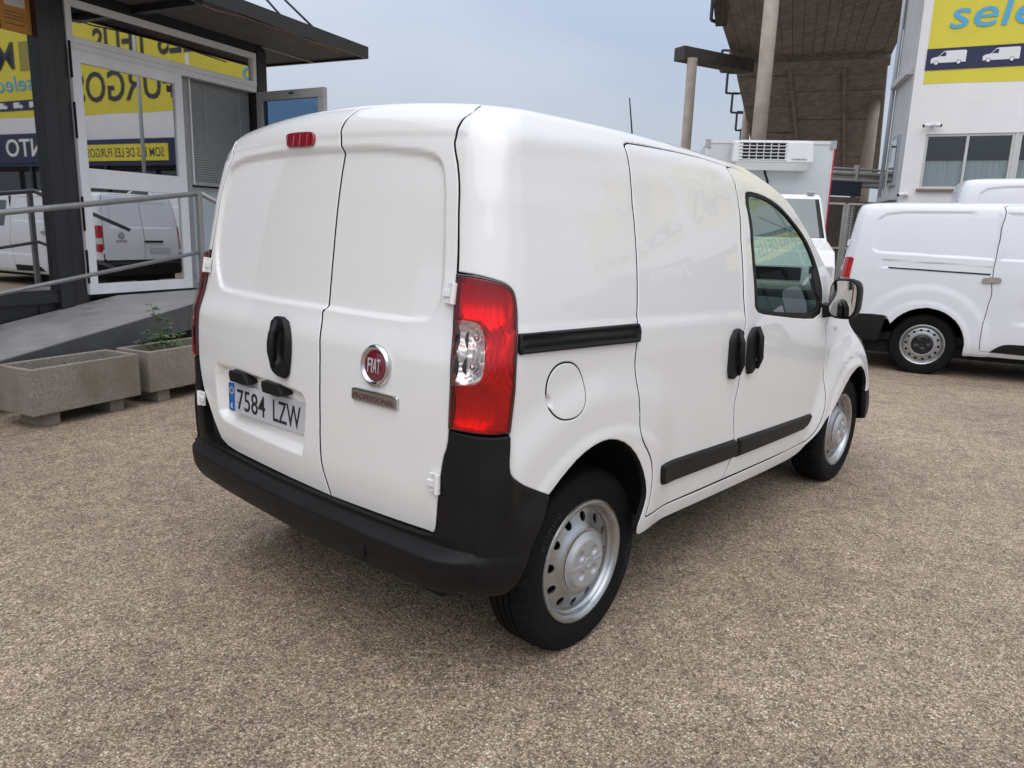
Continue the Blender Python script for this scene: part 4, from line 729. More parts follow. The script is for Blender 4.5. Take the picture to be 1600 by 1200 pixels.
# camera warning notice stuck inside the left window
po = thing('warning_notice', 'orange notice with a black camera drawing stuck on the left window', 'notice', (-.7987, 4.9258, 0), R(16))
MB().box((.925, .026, 2.83), (1.172, .030, 3.20)).obj('sheet', 'poster', po); MB().box((.965, .0245, 3.02), (1.13, .0258, 3.19)).obj('printed_field', 'posterwhite', po)
MB().prism([(.99, 3.145), (1.075, 3.095), (1.088, 3.115), (1.00, 3.168)], lambda a, b: (a, .0235, b), lambda a, b: (a, .0243, b)).prism([(1.08, 3.080), (1.112, 3.085), (1.110, 3.10), (1.085, 3.105)], lambda a, b: (a, .0235, b), lambda a, b: (a, .0243, b)).obj('printed_camera', 'posterblack', po)
for z in (2.97, 2.945, 2.92, 2.88): MB().box((.96, .0245, z), (1.12, .0258, z + .007)).obj('print_line', 'rust', po)
# ---------------------------------------------------------------- access ramp with handrail
rm = thing('access_ramp', 'grey steel wheelchair ramp with tubular handrail rising to the office door', 'ramp', (-.7987, 4.9258, 0), R(16))
z_at = lambda u: .363 + (u - .004) * .167
ul = -2.1
MB().hexa([(ul, -1.10, .01), (1.75, -1.10, z_at(1.75) - .03), (1.75, -.012, z_at(1.75) - .03), (ul, -.012, .01), (ul, -1.10, .03), (1.75, -1.10, z_at(1.75)), (1.75, -.012, z_at(1.75)), (ul, -.012, .03)]).obj('ramp_deck', 'ramp', rm)
MB().box((1.752, -1.10, z_at(1.75) - .03), (3.9, -.05, z_at(1.75))).obj('landing', 'ramp', rm)
MB().hexa([(ul, -1.135, .0), (1.76, -1.135, z_at(1.75) - .20), (1.76, -1.102, z_at(1.75) - .20), (ul, -1.102, 0), (ul, -1.135, .045), (1.76, -1.135, z_at(1.75) + .012), (1.76, -1.102, z_at(1.75) + .012), (ul, -1.102, .045)]).box((1.762, -1.135, z_at(1.75) - .20), (3.9, -1.102, z_at(1.75) + .01)).obj('side_channel', 'rampside', rm)
tb = MB()
for i in range(150):
    u = ul + (1.75 - ul) * i / 150; z = z_at(u) + .0125
    if u > -1.9: tb.box((u, -1.13, z - .004), (u + .013, -1.108, z + .004))
tb.obj('anti_slip_teeth', 'rampside', rm, kind='stuff')
zr = lambda u: 1.388 + (u - .111) * .130; zm = lambda u: .847 + (u - .054) * .1493
MB().tube([(ul, -1.12, zr(ul)), (1.79, -1.12, zr(1.79))], .021, 12).tube([(1.79, -1.12, zr(1.79)), (2.75, -1.12, 1.24)], .021, 12).obj('top_rail', 'railsteel', rm, smooth=True)
MB().tube([(ul, -1.12, zm(ul)), (1.79, -1.12, zm(1.79))], .016, 10).tube([(1.79, -1.12, zm(1.79)), (2.6, -1.12, .80)], .016, 10).obj('mid_rail', 'railsteel', rm, smooth=True)
for u in (1.755, -.60, -1.98): MB().box((u - .022, -1.16, z_at(u) - .16), (u + .022, -1.118, zr(u))).obj('rail_post', 'railsteel', rm, bevel=.004)
for u in (1.74, .2, -1.0): MB().box((u, -1.06, 0), (u + .06, -1.0, z_at(u) - .03)).obj('ramp_leg', 'rampside', rm)
# ---------------------------------------------------------------- planters and the weed
def planter(u0, u1, label):
    p = thing('concrete_planter', label, 'planter', (-.7987, 4.9258, 0), R(16), group='concrete planters by the ramp'); a, b = -1.69, -1.33; t = .036; z0, z1 = .095, .405; b_ = MB()
    qo = [(u0, a), (u1, a), (u1, b), (u0, b)]; qi_ = [(u0 + t, a + t), (u1 - t, a + t), (u1 - t, b - t), (u0 + t, b - t)]
    b_.v = [(x, y, z0) for x, y in qo] + [(x, y, z1) for x, y in qo] + [(x, y, z1) for x, y in qi_] + [(x, y, z0 + .05) for x, y in qi_]; b_.f = [(0, 3, 2, 1), (12, 13, 14, 15)] + [(i, (i + 1) % 4, 4 + (i + 1) % 4, 4 + i) for i in range(4)] + [(4 + i, 4 + (i + 1) % 4, 8 + (i + 1) % 4, 8 + i) for i in range(4)] + [(8 + i, 8 + (i + 1) % 4, 12 + (i + 1) % 4, 12 + i) for i in range(4)]
    bm = bmesh.new(); me = b_.mesh('trough'); o = link('trough', me, 'planter', p); m = o.modifiers.new('bevel', 'BEVEL'); m.width = .006; m.segments = 2; bm.free()
    sv = []; nx, ny = 24, 9
    for i in range(nx):
        for j in range(ny): sv.append((u0 + t + (u1 - u0 - 2 * t) * i / (nx - 1), a + t + (b - a - 2 * t) * j / (ny - 1), .345 + RNG.uniform(-.012, .012)))
    sb = MB(); sb.v = sv; sb.f = [(i * ny + j, (i + 1) * ny + j, (i + 1) * ny + j + 1, i * ny + j + 1) for i in range(nx - 1) for j in range(ny - 1)]; sb.obj('soil', 'soil', p, smooth=True)
    for u in (u0 + .10, u1 - .22): MB().box((u, a + .05, 0), (u + .11, b - .05, z0)).obj('foot', 'planter', p, bevel=.005)
    return p
planter(-.160, .640, 'empty concrete planter left of the one with the weed, in front of the ramp'); planter(.720, 1.52, 'concrete planter with a green weed growing in it, beside the white van')
pl2 = thing('weed_plant', 'small leafy green weed growing in the concrete planter', 'plant', (-.7987, 4.9258, 0), R(16)); st = MB(); lf = MB()
def leaf(b, p, d, L, w):
    d = Vector(d).normalized(); s = d.cross(Vector((0, 0, 1))); s = s.normalized() if s.length > .05 else Vector((1, 0, 0)); up = s.cross(d); q = Vector(p)
    pts = [q, q + d * L * .3 + s * w - up * .004, q + d * L * .62 + s * w * .8 - Vector((0, 0, L * .12)), q + d * L - Vector((0, 0, L * .35)), q + d * L * .62 - s * w * .8 - Vector((0, 0, L * .12)), q + d * L * .3 - s * w - up * .004, q + d * L * .45 + up * .006 - Vector((0, 0, L * .05))]
    b.add(pts, [(0, 1, 6), (1, 2, 6), (2, 3, 6), (3, 4, 6), (4, 5, 6), (5, 0, 6)])
rr = random.Random(3)
for cx, cy, h, lean in ((.985, -1.50, .40, (-.05, 0)), (1.03, -1.49, .27, (.10, .02)), (.95, -1.52, .20, (-.08, .03)), (1.06, -1.53, .16, (.10, -.05)), (.92, -1.47, .12, (-.12, 0)), (1.0, -1.55, .17, (.02, -.1))):
    pts = [Vector((cx + lean[0] * k * k + .012 * math.sin(k * 5), cy + lean[1] * k * k, .34 + h * k)) for k in np.linspace(0, 1, 7)]; st.tube(pts, [.005 - .003 * i / 6 for i in range(7)], 6)
    for k in range(int(h * 62)):
        f = .12 + .88 * rr.random(); i = min(5, int(f * 6)); p = pts[i].lerp(pts[i + 1], f * 6 - i); a = rr.random() * 6.28; L = rr.uniform(.06, .11) * (1.15 - .4 * f); leaf(lf, p, (math.cos(a), math.sin(a), rr.uniform(.1, .7)), L, L * .23)
for k in range(60): a = rr.random() * 6.28; q = (.98 + rr.uniform(-.13, .15), -1.51 + rr.uniform(-.09, .09), .35); leaf(lf, q, (math.cos(a), math.sin(a), .8), rr.uniform(.04, .08), .013)
st.obj('stems', 'stem', pl2, smooth=True); lf.obj('leaves', 'leaf', pl2, kind='stuff')
# ---------------------------------------------------------------- white building along the right side of the yard; local x along its front (to the right), y into it
wb = thing('white_building', 'white rendered two storey building with ribbon window and large yellow banner', 'building', (13.943, 2.403, 0), R(-74))
def wx(name, m, a, b, parent=wb, bevel=0, **k): return MB().box(a, b).obj(name, m, parent, bevel=bevel, **k)
W0, W1 = .22, 30
MB().box((W0, 0, 0), (W1, .35, 2.385)).box((W0, 0, 3.375), (W1, .35, 9.2)).box((W0, 0, 2.385), (.545, .35, 3.375)).box((4.2, 0, 2.385), (W1, .35, 3.375)).obj('wall', 'wallwhite', wb)
def sx(name, m, y0, y1, z0, z1, o0, o1, parent=wb):
    """piece on the flank, which leans away to the left of the front: y = metres back, o = metres proud"""
    f = lambda y, o: (W0 - .158 * (y - .35) - o, y)
    return MB().hexa([f(y0, o0) + (z0,), f(y0, o1) + (z0,), f(y1, o1) + (z0,), f(y1, o0) + (z0,), f(y0, o0) + (z1,), f(y0, o1) + (z1,), f(y1, o1) + (z1,), f(y1, o0) + (z1,)]).obj(name, m, parent)
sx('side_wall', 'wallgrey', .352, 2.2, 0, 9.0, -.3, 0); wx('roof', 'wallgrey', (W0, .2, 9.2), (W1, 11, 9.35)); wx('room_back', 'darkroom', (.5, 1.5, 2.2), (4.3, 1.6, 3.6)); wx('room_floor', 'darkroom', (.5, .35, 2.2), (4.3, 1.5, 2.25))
for y, w in ((.85, .7),):
    for z0, z1 in ((2.5, 3.5),): f = sx('side_window', 'greytrim', y, y + w, z0, z1, .0, .05); sx('pane', 'truckglass', y + .07, y + w - .07, z0 + .08, z1 - .08, .051, .06, f)
for y in (2.1,): MB().tube([(W0 - .158 * (y - .35) - .07, y, 0), (W0 - .158 * (y - .35) - .07, y, 9.0)], .045, 10).obj('downpipe', 'greytrim', wb, smooth=True)
sx('ledge', 'wallgrey', .5, 2.15, 4.55, 4.67, .001, .12); sx('ledge', 'wallgrey', .5, 2.15, 2.2, 2.30, .001, .12)
for u0, u1 in ((.545, 1.97), (2.03, 4.2)):
    f = rect_frame('window', 'winframe', u0, u1, 2.385, 3.375, .045, .02, .10, wb); mid = 1.235 if u0 < 1 else 3.1; wx('mullion', 'winframe', (mid - .022, .022, 2.43), (mid + .022, .098, 3.33), f)
    for a, b in ((u0 + .045, mid - .022), (mid + .022, u1 - .045)): wx('pane', 'winglass', (a, .055, 2.43), (b, .063, 3.33), f)
    cb = MB(); n = int((u1 - u0) / .035)
    for i in range(n):
        a = u0 + (u1 - u0) * i / n; w = (u1 - u0) / n; cb.add([(a, .125, 2.40), (a + w * .5, .095, 2.40), (a + w, .125, 2.40), (a, .125, 2.885), (a + w * .5, .095, 2.885), (a + w, .125, 2.885)], [(0, 1, 4, 3), (1, 2, 5, 4)])
    cb.obj('curtain', 'curtain', wb); wx('curtain_rod', 'winframe', (u0, .101, 2.885), (u1, .13, 2.90))
wx('window_pier', 'winframe', (1.97, .01, 2.385), (2.03, .2, 3.375)); wx('window_sill', 'sillbrown', (.50, -.07, 2.345), (4.25, .02, 2.384), bevel=.004)
def icon(x, z, w, b):
    """printed side view of a van, nose to the left"""
    h = w * .40; P = lambda q: [(x + a * w, z + c * h) for a, c in q]; F = lambda y: (lambda a, c: (a, y, c))
    o = MB().prism(P([(0, .10), (0, .42), (.06, .52), (.20, .58), (.34, .95), (.40, 1.0), (.96, 1.0), (1.0, .92), (1.0, .10)]), F(-.0165), F(-.0145)).obj('printed_van', 'printwhite', b)
    for c in (.16, .80): MB().prism(P([(c + .072 * math.cos(a), .10 + .18 * math.sin(a)) for a in np.linspace(0, 6.283, 20, endpoint=False)]), F(-.019), F(-.017)).obj('printed_wheel', 'navy', o); MB().prism(P([(c + .056 * math.cos(a), .10 + .14 * math.sin(a)) for a in np.linspace(0, 6.283, 20, endpoint=False)]), F(-.0215), F(-.0195)).obj('printed_wheel', 'printwhite', o)
    MB().prism(P([(.23, .60), (.35, .90), (.42, .90), (.42, .60)]), F(-.019), F(-.017)).obj('printed_window', 'navy', o)
def banner(name, label, u0, u1, z0, z1):
    o = thing(name, label, 'banner', (13.943, 2.403, 0), R(-74), group='yellow banners on the white building'); nx = int((u1 - u0) / .10) + 2; nz = int((z1 - z0) / .10) + 2; v = []
    for i in range(nx):
        for j in range(nz):
            a, b = i / (nx - 1), j / (nz - 1); e = min(a, 1 - a, b, 1 - b); u = u0 + (u1 - u0) * a; z = z0 + (z1 - z0) * b
            v.append((u, -.003 - .005 * min(1, e * 12) * abs(math.sin(u * 2.1 + z * 1.7) * math.sin(z * 3.3 - u)), z + .010 * math.sin(u * 2.3) * (b < .02)))
    b = MB(); b.v = v; b.f = [(i * nz + j, (i + 1) * nz + j, (i + 1) * nz + j + 1, i * nz + j + 1) for i in range(nx - 1) for j in range(nz - 1)]; b.obj('cloth', 'yellow', o, smooth=True); return o
def wall_text(o, txt, u, z, w, h, m, y=-.018, shear=0, bold=0.):
    t = link('lettering', fit_text(txt, w, h, .001, shear=shear, bold=bold), m, o); frame(t, (u, y, z), (1, 0, 0), (0, 0, 1), (0, -1, 0)); return t
b1 = banner('advertising_banner', 'yellow banner starting sele in blue above two white van pictures', .375, 5.6, 4.255, 7.3)
MB().box((.372, -.0140, 4.50), (5.603, -.0105, 4.872)).obj('printed_band', 'navy', b1)
for i in range(6): icon(.45 + .82 * i, 4.60, .56, b1)
wall_text(b1, 'seleccio', 2.10, 5.44, 2.85, .49, 'skyblue', shear=.12, bold=.004)
b2 = banner('advertising_banner', 'yellow banner with dark letters mirrored in the transom and door glass', 5.75, 11.0, 4.50, 7.6)
wall_text(b2, 'ELS TEUS', 7.5, 6.55, 4.4, .95, 'darkletter', bold=.01); wall_text(b2, 'FURGOS', 8.55, 5.32, 4.5, .92, 'darkletter', bold=.01)
b3 = banner('advertising_banner', 'yellow banner with blue word and van pictures mirrored in the left window', 11.6, 17.0, 4.53, 7.5)
MB().box((11.597, -.0135, 4.75), (17.003, -.0105, 5.08)).obj('printed_band', 'navy', b3)
for i in range(6): icon(11.7 + .85 * i, 4.82, .5, b3)
wall_text(b3, 'seleccio', 14.3, 5.62, 3.2, .5, 'skyblue', shear=.12, bold=.004); wall_text(b3, 'M', 14.1, 6.5, .95, .85, 'darkletter', bold=.01); MB().box((12.75, -.0155, 6.0), (13.35, -.0125, 6.9)).obj('printed_block', 'blockprint', b3)
cp = thing('entrance_awning', 'dark entrance awning with yellow sign on the white building, seen mirrored in the door', 'awning', (13.943, 2.403, 0), R(-74))
MB().box((4.6, -1.0, 2.85), (18.5, -.002, 3.60)).obj('awning_box', 'navy', cp); sg = MB().box((5.5, -1.03, 2.98), (9.2, -1.002, 3.45)).obj('yellow_sign', 'yellow', cp); wall_text(cp, 'SOM ELS DE LES FURGOS!', 7.35, 3.215, 3.4, .26, 'darkletter', -1.032, shear=.1, bold=.006)
s2 = MB().box((10.6, -1.03, 2.95), (15.2, -1.002, 3.85)).obj('navy_sign', 'navy', cp); wall_text(cp, 'NTO', 11.9, 3.42, 1.9, .55, 'printwhite', -1.034, bold=.01)
MB().box((4.6, -.02, .1), (18.5, -.004, 2.84)).obj('shopfront', 'truckglass', cp)
for u in (4.7, 8.2, 11.7, 15.2): MB().box((u, -.98, 0), (u + .12, -.86, 2.845)).obj('awning_post', 'anthracite', cp)
fp = thing('flag_pole', 'slim grey pole standing in front of the white building', 'pole', (13.943, 2.403, 0), R(-74)); MB().tube([(5.8, -1.6, 0), (5.8, -1.6, 8.4)], [.06, .04], 12).obj('mast', 'greytrim', fp, smooth=True); MB().tube([(5.8, -1.6, 0), (5.8, -1.6, .03)], [.16, .16], 16).obj('base_plate', 'greytrim', fp)
def cctv(name, label, u, z, twin):
    c = thing(name, label, 'camera', (13.943, 2.403, 0), R(-74)); MB().tube([(u, -.002, z), (u, -.06, z)], .035, 12).obj('wall_bracket', 'printwhite', c, smooth=True)
    for s in ((-1, 1) if twin else (-1,)):
        MB().tube([(u + s * .02, -.07, z + .01), (u + s * .14, -.13, z - .01)], .036, 12).obj('camera_body', 'printwhite', c, smooth=True); MB().tube([(u + s * .14, -.13, z - .01), (u + s * .15, -.135, z - .012)], .03, 12).obj('camera_lens', 'glossblack', c)
cctv('security_camera', 'twin white security cameras on the wall above the ribbon window', .62, 3.52, True); cctv('security_camera', 'single white security camera low at the corner of the white building', .35, 2.27, False)
# ---------------------------------------------------------------- grandstand seen from below
gs = thing('grandstand', 'dark concrete grandstand underside on tall round columns', 'grandstand', (28, 9, 0)); G0 = Vector((28, 9, 0))
A, B, C_, D = Vector((33.82, 14.01, 4.3)), Vector((37.64, 9.7, 4.3)), Vector((24.76, 11.3, 7.61)), Vector((28.55, 7.14, 8.0))
def quad(a, b, c, d, up, name, m, gap=.03, parent=gs):
    e1 = (b - a).normalized() * gap; e2 = (d - a).normalized() * gap; p = [a + e1 + e2, b - e1 + e2, c - e1 - e2, d + e1 - e2]; u = Vector((0, 0, up)); return MB().hexa([q - G0 for q in p] + [q + u - G0 for q in p]).obj(name, m, parent)
nr, nc = 9, 3; S = lambda i, j: A.lerp(B, j).lerp(C_.lerp(D, j), i)
cj = [0, .36, .72, 1]
for i in range(nr):
    for j in range(nc):
        dz = RNG.uniform(-.03, .03); z = Vector((0, 0, dz)); quad(S(i / nr, cj[j]) + z, S(i / nr, cj[j + 1]) + z, S((i + 1) / nr, cj[j + 1]) + z, S((i + 1) / nr, cj[j]) + z, .4, 'soffit_panel', 'stand', .018)
quad(A + Vector((0, 0, .3)), B + Vector((0, 0, .3)), D + Vector((0, 0, .3)), C_ + Vector((0, 0, .3)), .5, 'slab', 'stand', 0)
quad(S(.985, -.02) - Vector((0, 0, .28)), S(.985, 1.02) - Vector((0, 0, .28)), S(1.03, 1.02) - Vector((0, 0, .28)), S(1.03, -.02) - Vector((0, 0, .28)), .5, 'cross_beam', 'stand', 0)
for j in (.36, .72): quad(S(0, j - .012) - Vector((0, 0, .10)), S(0, j + .012) - Vector((0, 0, .10)), S(1, j + .012) - Vector((0, 0, .10)), S(1, j - .012) - Vector((0, 0, .10)), .3, 'rib', 'stand', 0)
quad(Vector((24.9, 11.2, 8.05)), Vector((28.6, 7.15, 8.4)), Vector((21.6, 4.7, 9.4)), Vector((17.8, 8.9, 8.75)), .25, 'deck_slab', 'stand', 0)
# rounded upper deck, laid in strips
E0, E1 = Vector((24.76, 11.3, 7.65)), Vector((28.62, 7.05, 8.02)); X0, X1 = Vector((17.2, 8.7, 8.55)), Vector((21.9, 4.0, 9.25)); ns = 16
def edge(k):
    """outline of the deck in plan: straight at the back, bowed at the front"""
    a = E0.lerp(E1, k); b = X0.lerp(X1, k); q = math.sin(math.pi * min(1, max(0, k))) ** .5; return a, a.lerp(b, .42 + .75 * q)
for i in range(ns):
    a, b = edge(i / ns); c, d = edge((i + 1) / ns); zz = Vector((0, 0, RNG.uniform(-.02, .02))); quad(a + zz, c + zz, d + zz, b + zz, .35, 'deck_strip', 'deck', .006)
eb = MB(); pe = [edge(k)[1] for k in np.linspace(0, 1, 40)]
for p, q in zip(pe[:-1], pe[1:]): eb.bar(p - G0 + Vector((0, 0, .30)), q - G0 + Vector((0, 0, .30)), .35, .75)
eb.obj('deck_edge', 'standedge', gs)
def col(x, y, z, r): MB().tube([Vector((x, y, 0)) - G0, Vector((x, y, z)) - G0], r, 28).obj('column', 'column', gs, smooth=True)
col(17.95, 6.93, 8.95, .19); col(31.2, 8.25, 8.4, .235); col(28.88, 12.53, 7.3, .17); col(21.75, 11.25, 7.15, .165)
MB().bar(Vector((21.55, 11.65, 7.32)) - G0, Vector((24.6, 10.6, 7.3)) - G0, .5, .42).obj('beam', 'standedge', gs)
for i in range(7):
    p = S(i / 6.5, -.012) - G0; q = Vector((-.35, .35, 0)); MB().bar(p + q, p + q + Vector((0, 0, .75)), .07, .07).bar(p + q, p + Vector((0, 0, 0)), .07, .07).bar(p + q + Vector((0, 0, .75)), p + Vector((0, 0, .75)), .07, .07).obj('edge_bracket', 'blacksteel', gs)
for i in range(8):
    p = edge(.0 + .03 * i)[1] - G0; q = Vector((-.30, .22, .1)); MB().bar(p + q, p + q + Vector((0, 0, .95)), .08, .08).bar(p + q, p, .08, .08).bar(p + q + Vector((0, 0, .9)), p + q + Vector((.5, -.2, 1.0)), .08, .08).obj('edge_bracket', 'blacksteel', gs)
sd2 = MB(); off2 = Vector((.30, -.32, .1))
sd2.bar(S(.05, 1.01) + off2 - G0, S(1.0, 1.01) + off2 - G0, .09, .09).bar(S(.05, 1.01) + off2 * 2.4 - G0, S(1.0, 1.01) + off2 * 2.4 + Vector((0, 0, .5)) - G0, .09, .09)
for i in range(9): k = .08 + .11 * i; sd2.bar(S(k, 1.01) + off2 - G0, S(k, 1.01) + off2 * 2.4 + Vector((0, 0, .5 * k)) - G0, .08, .08)
sd2.obj('side_ladder', 'blacksteel', gs)
# ---------------------------------------------------------------- things under the stand
ba = thing('crash_barrier', 'curved grey steel barrier beam on posts under the grandstand', 'barrier', (18.5, 4.5, 0)); bp = []
for k in range(14): f = k / 13; bp.append(Vector((17.2, 6.0, 0)).lerp(Vector((19.2, 3.85, 0)), f) + Vector((.35 * max(0, f - .75) ** 2 * 8, .2 * max(0, f - .75) ** 2 * 8, 3.0 - .06 * f)) - Vector((18.5, 4.5, 0)))
MB().tube([q + Vector((0, 0, .085)) for q in bp], .062, 10).tube(bp, .03, 8).tube([q - Vector((0, 0, .085)) for q in bp], .062, 10).obj('beam', 'fence', ba, smooth=True); MB().tube([q + Vector((0, 0, .20)) for q in bp], .03, 8).tube([q - Vector((0, 0, .2)) for q in bp], .05, 8).obj('rail', 'greytrim', ba, smooth=True)
for i in (4, 9): MB().bar(bp[i] - Vector((0, 0, 3.0)), bp[i] + Vector((0, 0, .3)), .12, .12).obj('post', 'fence', ba)
bo = thing('dark_board', 'dark blue board fixed below the steel barrier beam', 'board', (18.3, 4.7, 2.5)); MB().bar((-.9, .95, .18), (.28, -.35, .16), .05, .36).obj('board_face', 'blueboard', bo); MB().bar((-.9, .95, -.1), (.28, -.35, -.12), .03, .14).obj('lower_strip', 'rust', bo)
lw = thing('low_wall', 'brown low wall behind the mesh fence', 'wall', (19.5, 5, 0)); MB().bar((-5, 5.4, 1.2), (2.0, -2.15, 1.2), .2, 2.4).obj('wall_face', 'rust', lw)
def mesh_fence(name, label, a, b, z0, z1, loc):
    f = thing(name, label, 'fence', loc, group='mesh fence panels behind the truck'); a, b = Vector(a), Vector(b); d = (b - a); L = d.length; d.normalize(); fr = MB()
    for z in (z0, (z0 + z1) * .52, z1): fr.bar(a + Vector((0, 0, z)), b + Vector((0, 0, z)), .04, .04)
    for k in (0, L): fr.bar(a + d * k + Vector((0, 0, 0)), a + d * k + Vector((0, 0, z1)), .05, .05)
    fr.obj('frame', 'fence', f); w = MB(); n = int(L / .055); zm = (z0 + z1) * .52
    for i in range(1, n): w.bar(a + d * i * L / n + Vector((0, 0, zm)), a + d * i * L / n + Vector((0, 0, z1)), .007, .007)
    for i in range(1, 16): z = zm + (z1 - zm) * i / 16; w.bar(a + Vector((0, 0, z)), b + Vector((0, 0, z)), .007, .007)
    for i in range(-22, n): # diamond mesh below
        for s in (1, -1):
            p0 = i * L / n; p1 = p0 + (zm - z0) * .75; k0 = max(0, -p0) ; x0 = max(0, p0); x1 = min(L, p1)
            if x1 - x0 < .03: continue
            za = z0 + (x0 - p0) / .75; zb = z0 + (x1 - p0) / .75
            if s < 0: za, zb = z0 + zm - za, z0 + zm - zb
            if i % 2 == 0: w.bar(a + d * x0 + Vector((0, 0, za)), a + d * x1 + Vector((0, 0, zb)), .012, .012)
    w.obj('mesh', 'mesh', f); return f
mesh_fence('mesh_fence', 'grey framed wire mesh fence panel nearer the truck', (-.55, .75, 0), (.22, -.12, 0), .25, 2.10, (13.82, 3.30, 0)); mesh_fence('mesh_fence', 'grey framed wire mesh fence panel nearer the white building', (.27, -.17, 0), (.9, -.85, 0), .25, 2.10, (13.82, 3.30, 0))
# ---------------------------------------------------------------- larger vans: one skin, three uses
T2 = dict(
 t =[.24, .30, .40, .60, .90, 1.1, 1.3, 1.5, 1.70, 1.80, 1.86, 1.89, 1.91, 1.93, 1.96],
 z =[.24, .30, .40, .60, .90, 1.1, 1.3, 1.5, 1.70, 1.80, 1.86, 1.89, 1.905, 1.918, 1.93],
 w =[.88, .93, .950, .958, .960, .957, .942, .918, .885, .865, .845, .815, .76, .55, .004],
 xr=[-.93, -.95, -.965, -.975, -.975, -.965, -.945, -.915, -.885, -.865, -.845, -.815, -.75, -.5, .9],
 xf=[4.05, 4.08, 4.10, 4.10, 4.02, 3.75, 3.35, 2.98, 2.60, 2.40, 2.25, 2.12, 2.0, 1.7, .95],
 tp=[.05] * 8 + [.045, .04, .04, .04, .04, .03, .0],
 rc=[.12, .12, .12, .12, .12, .12, .12, .11, .10, .10, .10, .10, .10, .10, .003],
 rf=[.45, .45, .45, .45, .45, .40, .25, .2, .18, .16, .16, .15, .15, .14, .003],
 br=[.04] * 13 + [.03, .01], bf=[.25, .25, .25, .25, .25, .28, .25, .22, .20, .18, .17, .16, .15, .1, .01])
def arch2(x, y, t): return (-.012 * ((x - 1.2) / 1.8) ** 2 + .012 * (1 - (y / .8) ** 2)) * np.clip((t - 1.7) / .15, 0, 1)
S2 = Surf(T2, 0., arch2, None, .008)
def s_of(x, t, lo=.92, hi=3.2):
    for _ in range(30):
        m = (lo + hi) / 2
        if S2.base(np.array([m]), np.array([t]))[0][0] < x: lo = m
        else: hi = m
    return m
def XZ(l): return [(s_of(x, z), z) for x, z in l]
REC = chaikin(XZ([(-.637, 1.38), (-.635, 1.513), (-.616, 1.722), (-.537, 1.789), (-.354, 1.815), (.20, 1.820), (.575, 1.82), (.56, 1.31), (.0, 1.325), (-.588, 1.343)]), 2)
REC2 = chaikin(XZ([(.62, 1.81), (1.55, 1.80), (1.55, 1.30), (.60, 1.31)]), 2)
SLOT = chaikin(XZ([(-.527, 1.27), (-.525, 1.183), (.0, 1.168), (.553, 1.150), (.556, 1.244), (.0, 1.255)]), 1)
for q in (REC, REC2, SLOT):
    if area2(q) < 0: q[:] = q[::-1].copy()
_r2 = chaikin([(-.60, 1.25), (.60, 1.25), (.60, 1.76), (-.60, 1.76)], 2)
def disp2(p, s, t):
    sh = s.shape; s = s.ravel(); t = t.ravel(); p = p.reshape(-1, 3); d = np.zeros(len(s)); a = np.abs(s); q = np.stack([a, t], 1)
    d -= .012 * smooth01((sdist(q, REC) + .006) / .03) + .012 * smooth01((sdist(q, REC2) + .006) / .03) + .006 * smooth01((sdist(q, SLOT) + .002) / .01)
    m = a < .72; d[m] -= .012 * smooth01((sdist(np.stack([s[m], t[m]], 1), _r2) + .004) / .025)
    sd_ = a > .85; x, z = p[:, 0], p[:, 2]
    for xc in (0, 3.275): r = np.hypot(x - xc + .03, z - .34); d += sd_ * (.012 * (1 - smooth01((r - .60) / .10)) + .008 * (1 - smooth01((r - .45) / .06)))
    d -= sd_ * .012 * smooth01((t - .62) / .05) * (1 - smooth01((t - .78) / .16)) * smooth01((x - .75) / .2)
    return d.reshape(sh)
S2.disp = disp2
def archpts(xc, n=11, r=.405):
    return [(xc + r * math.cos(a) * -1, .345 + .415 * math.sin(a)) for a in np.linspace(-.18, math.pi + .18, n)]
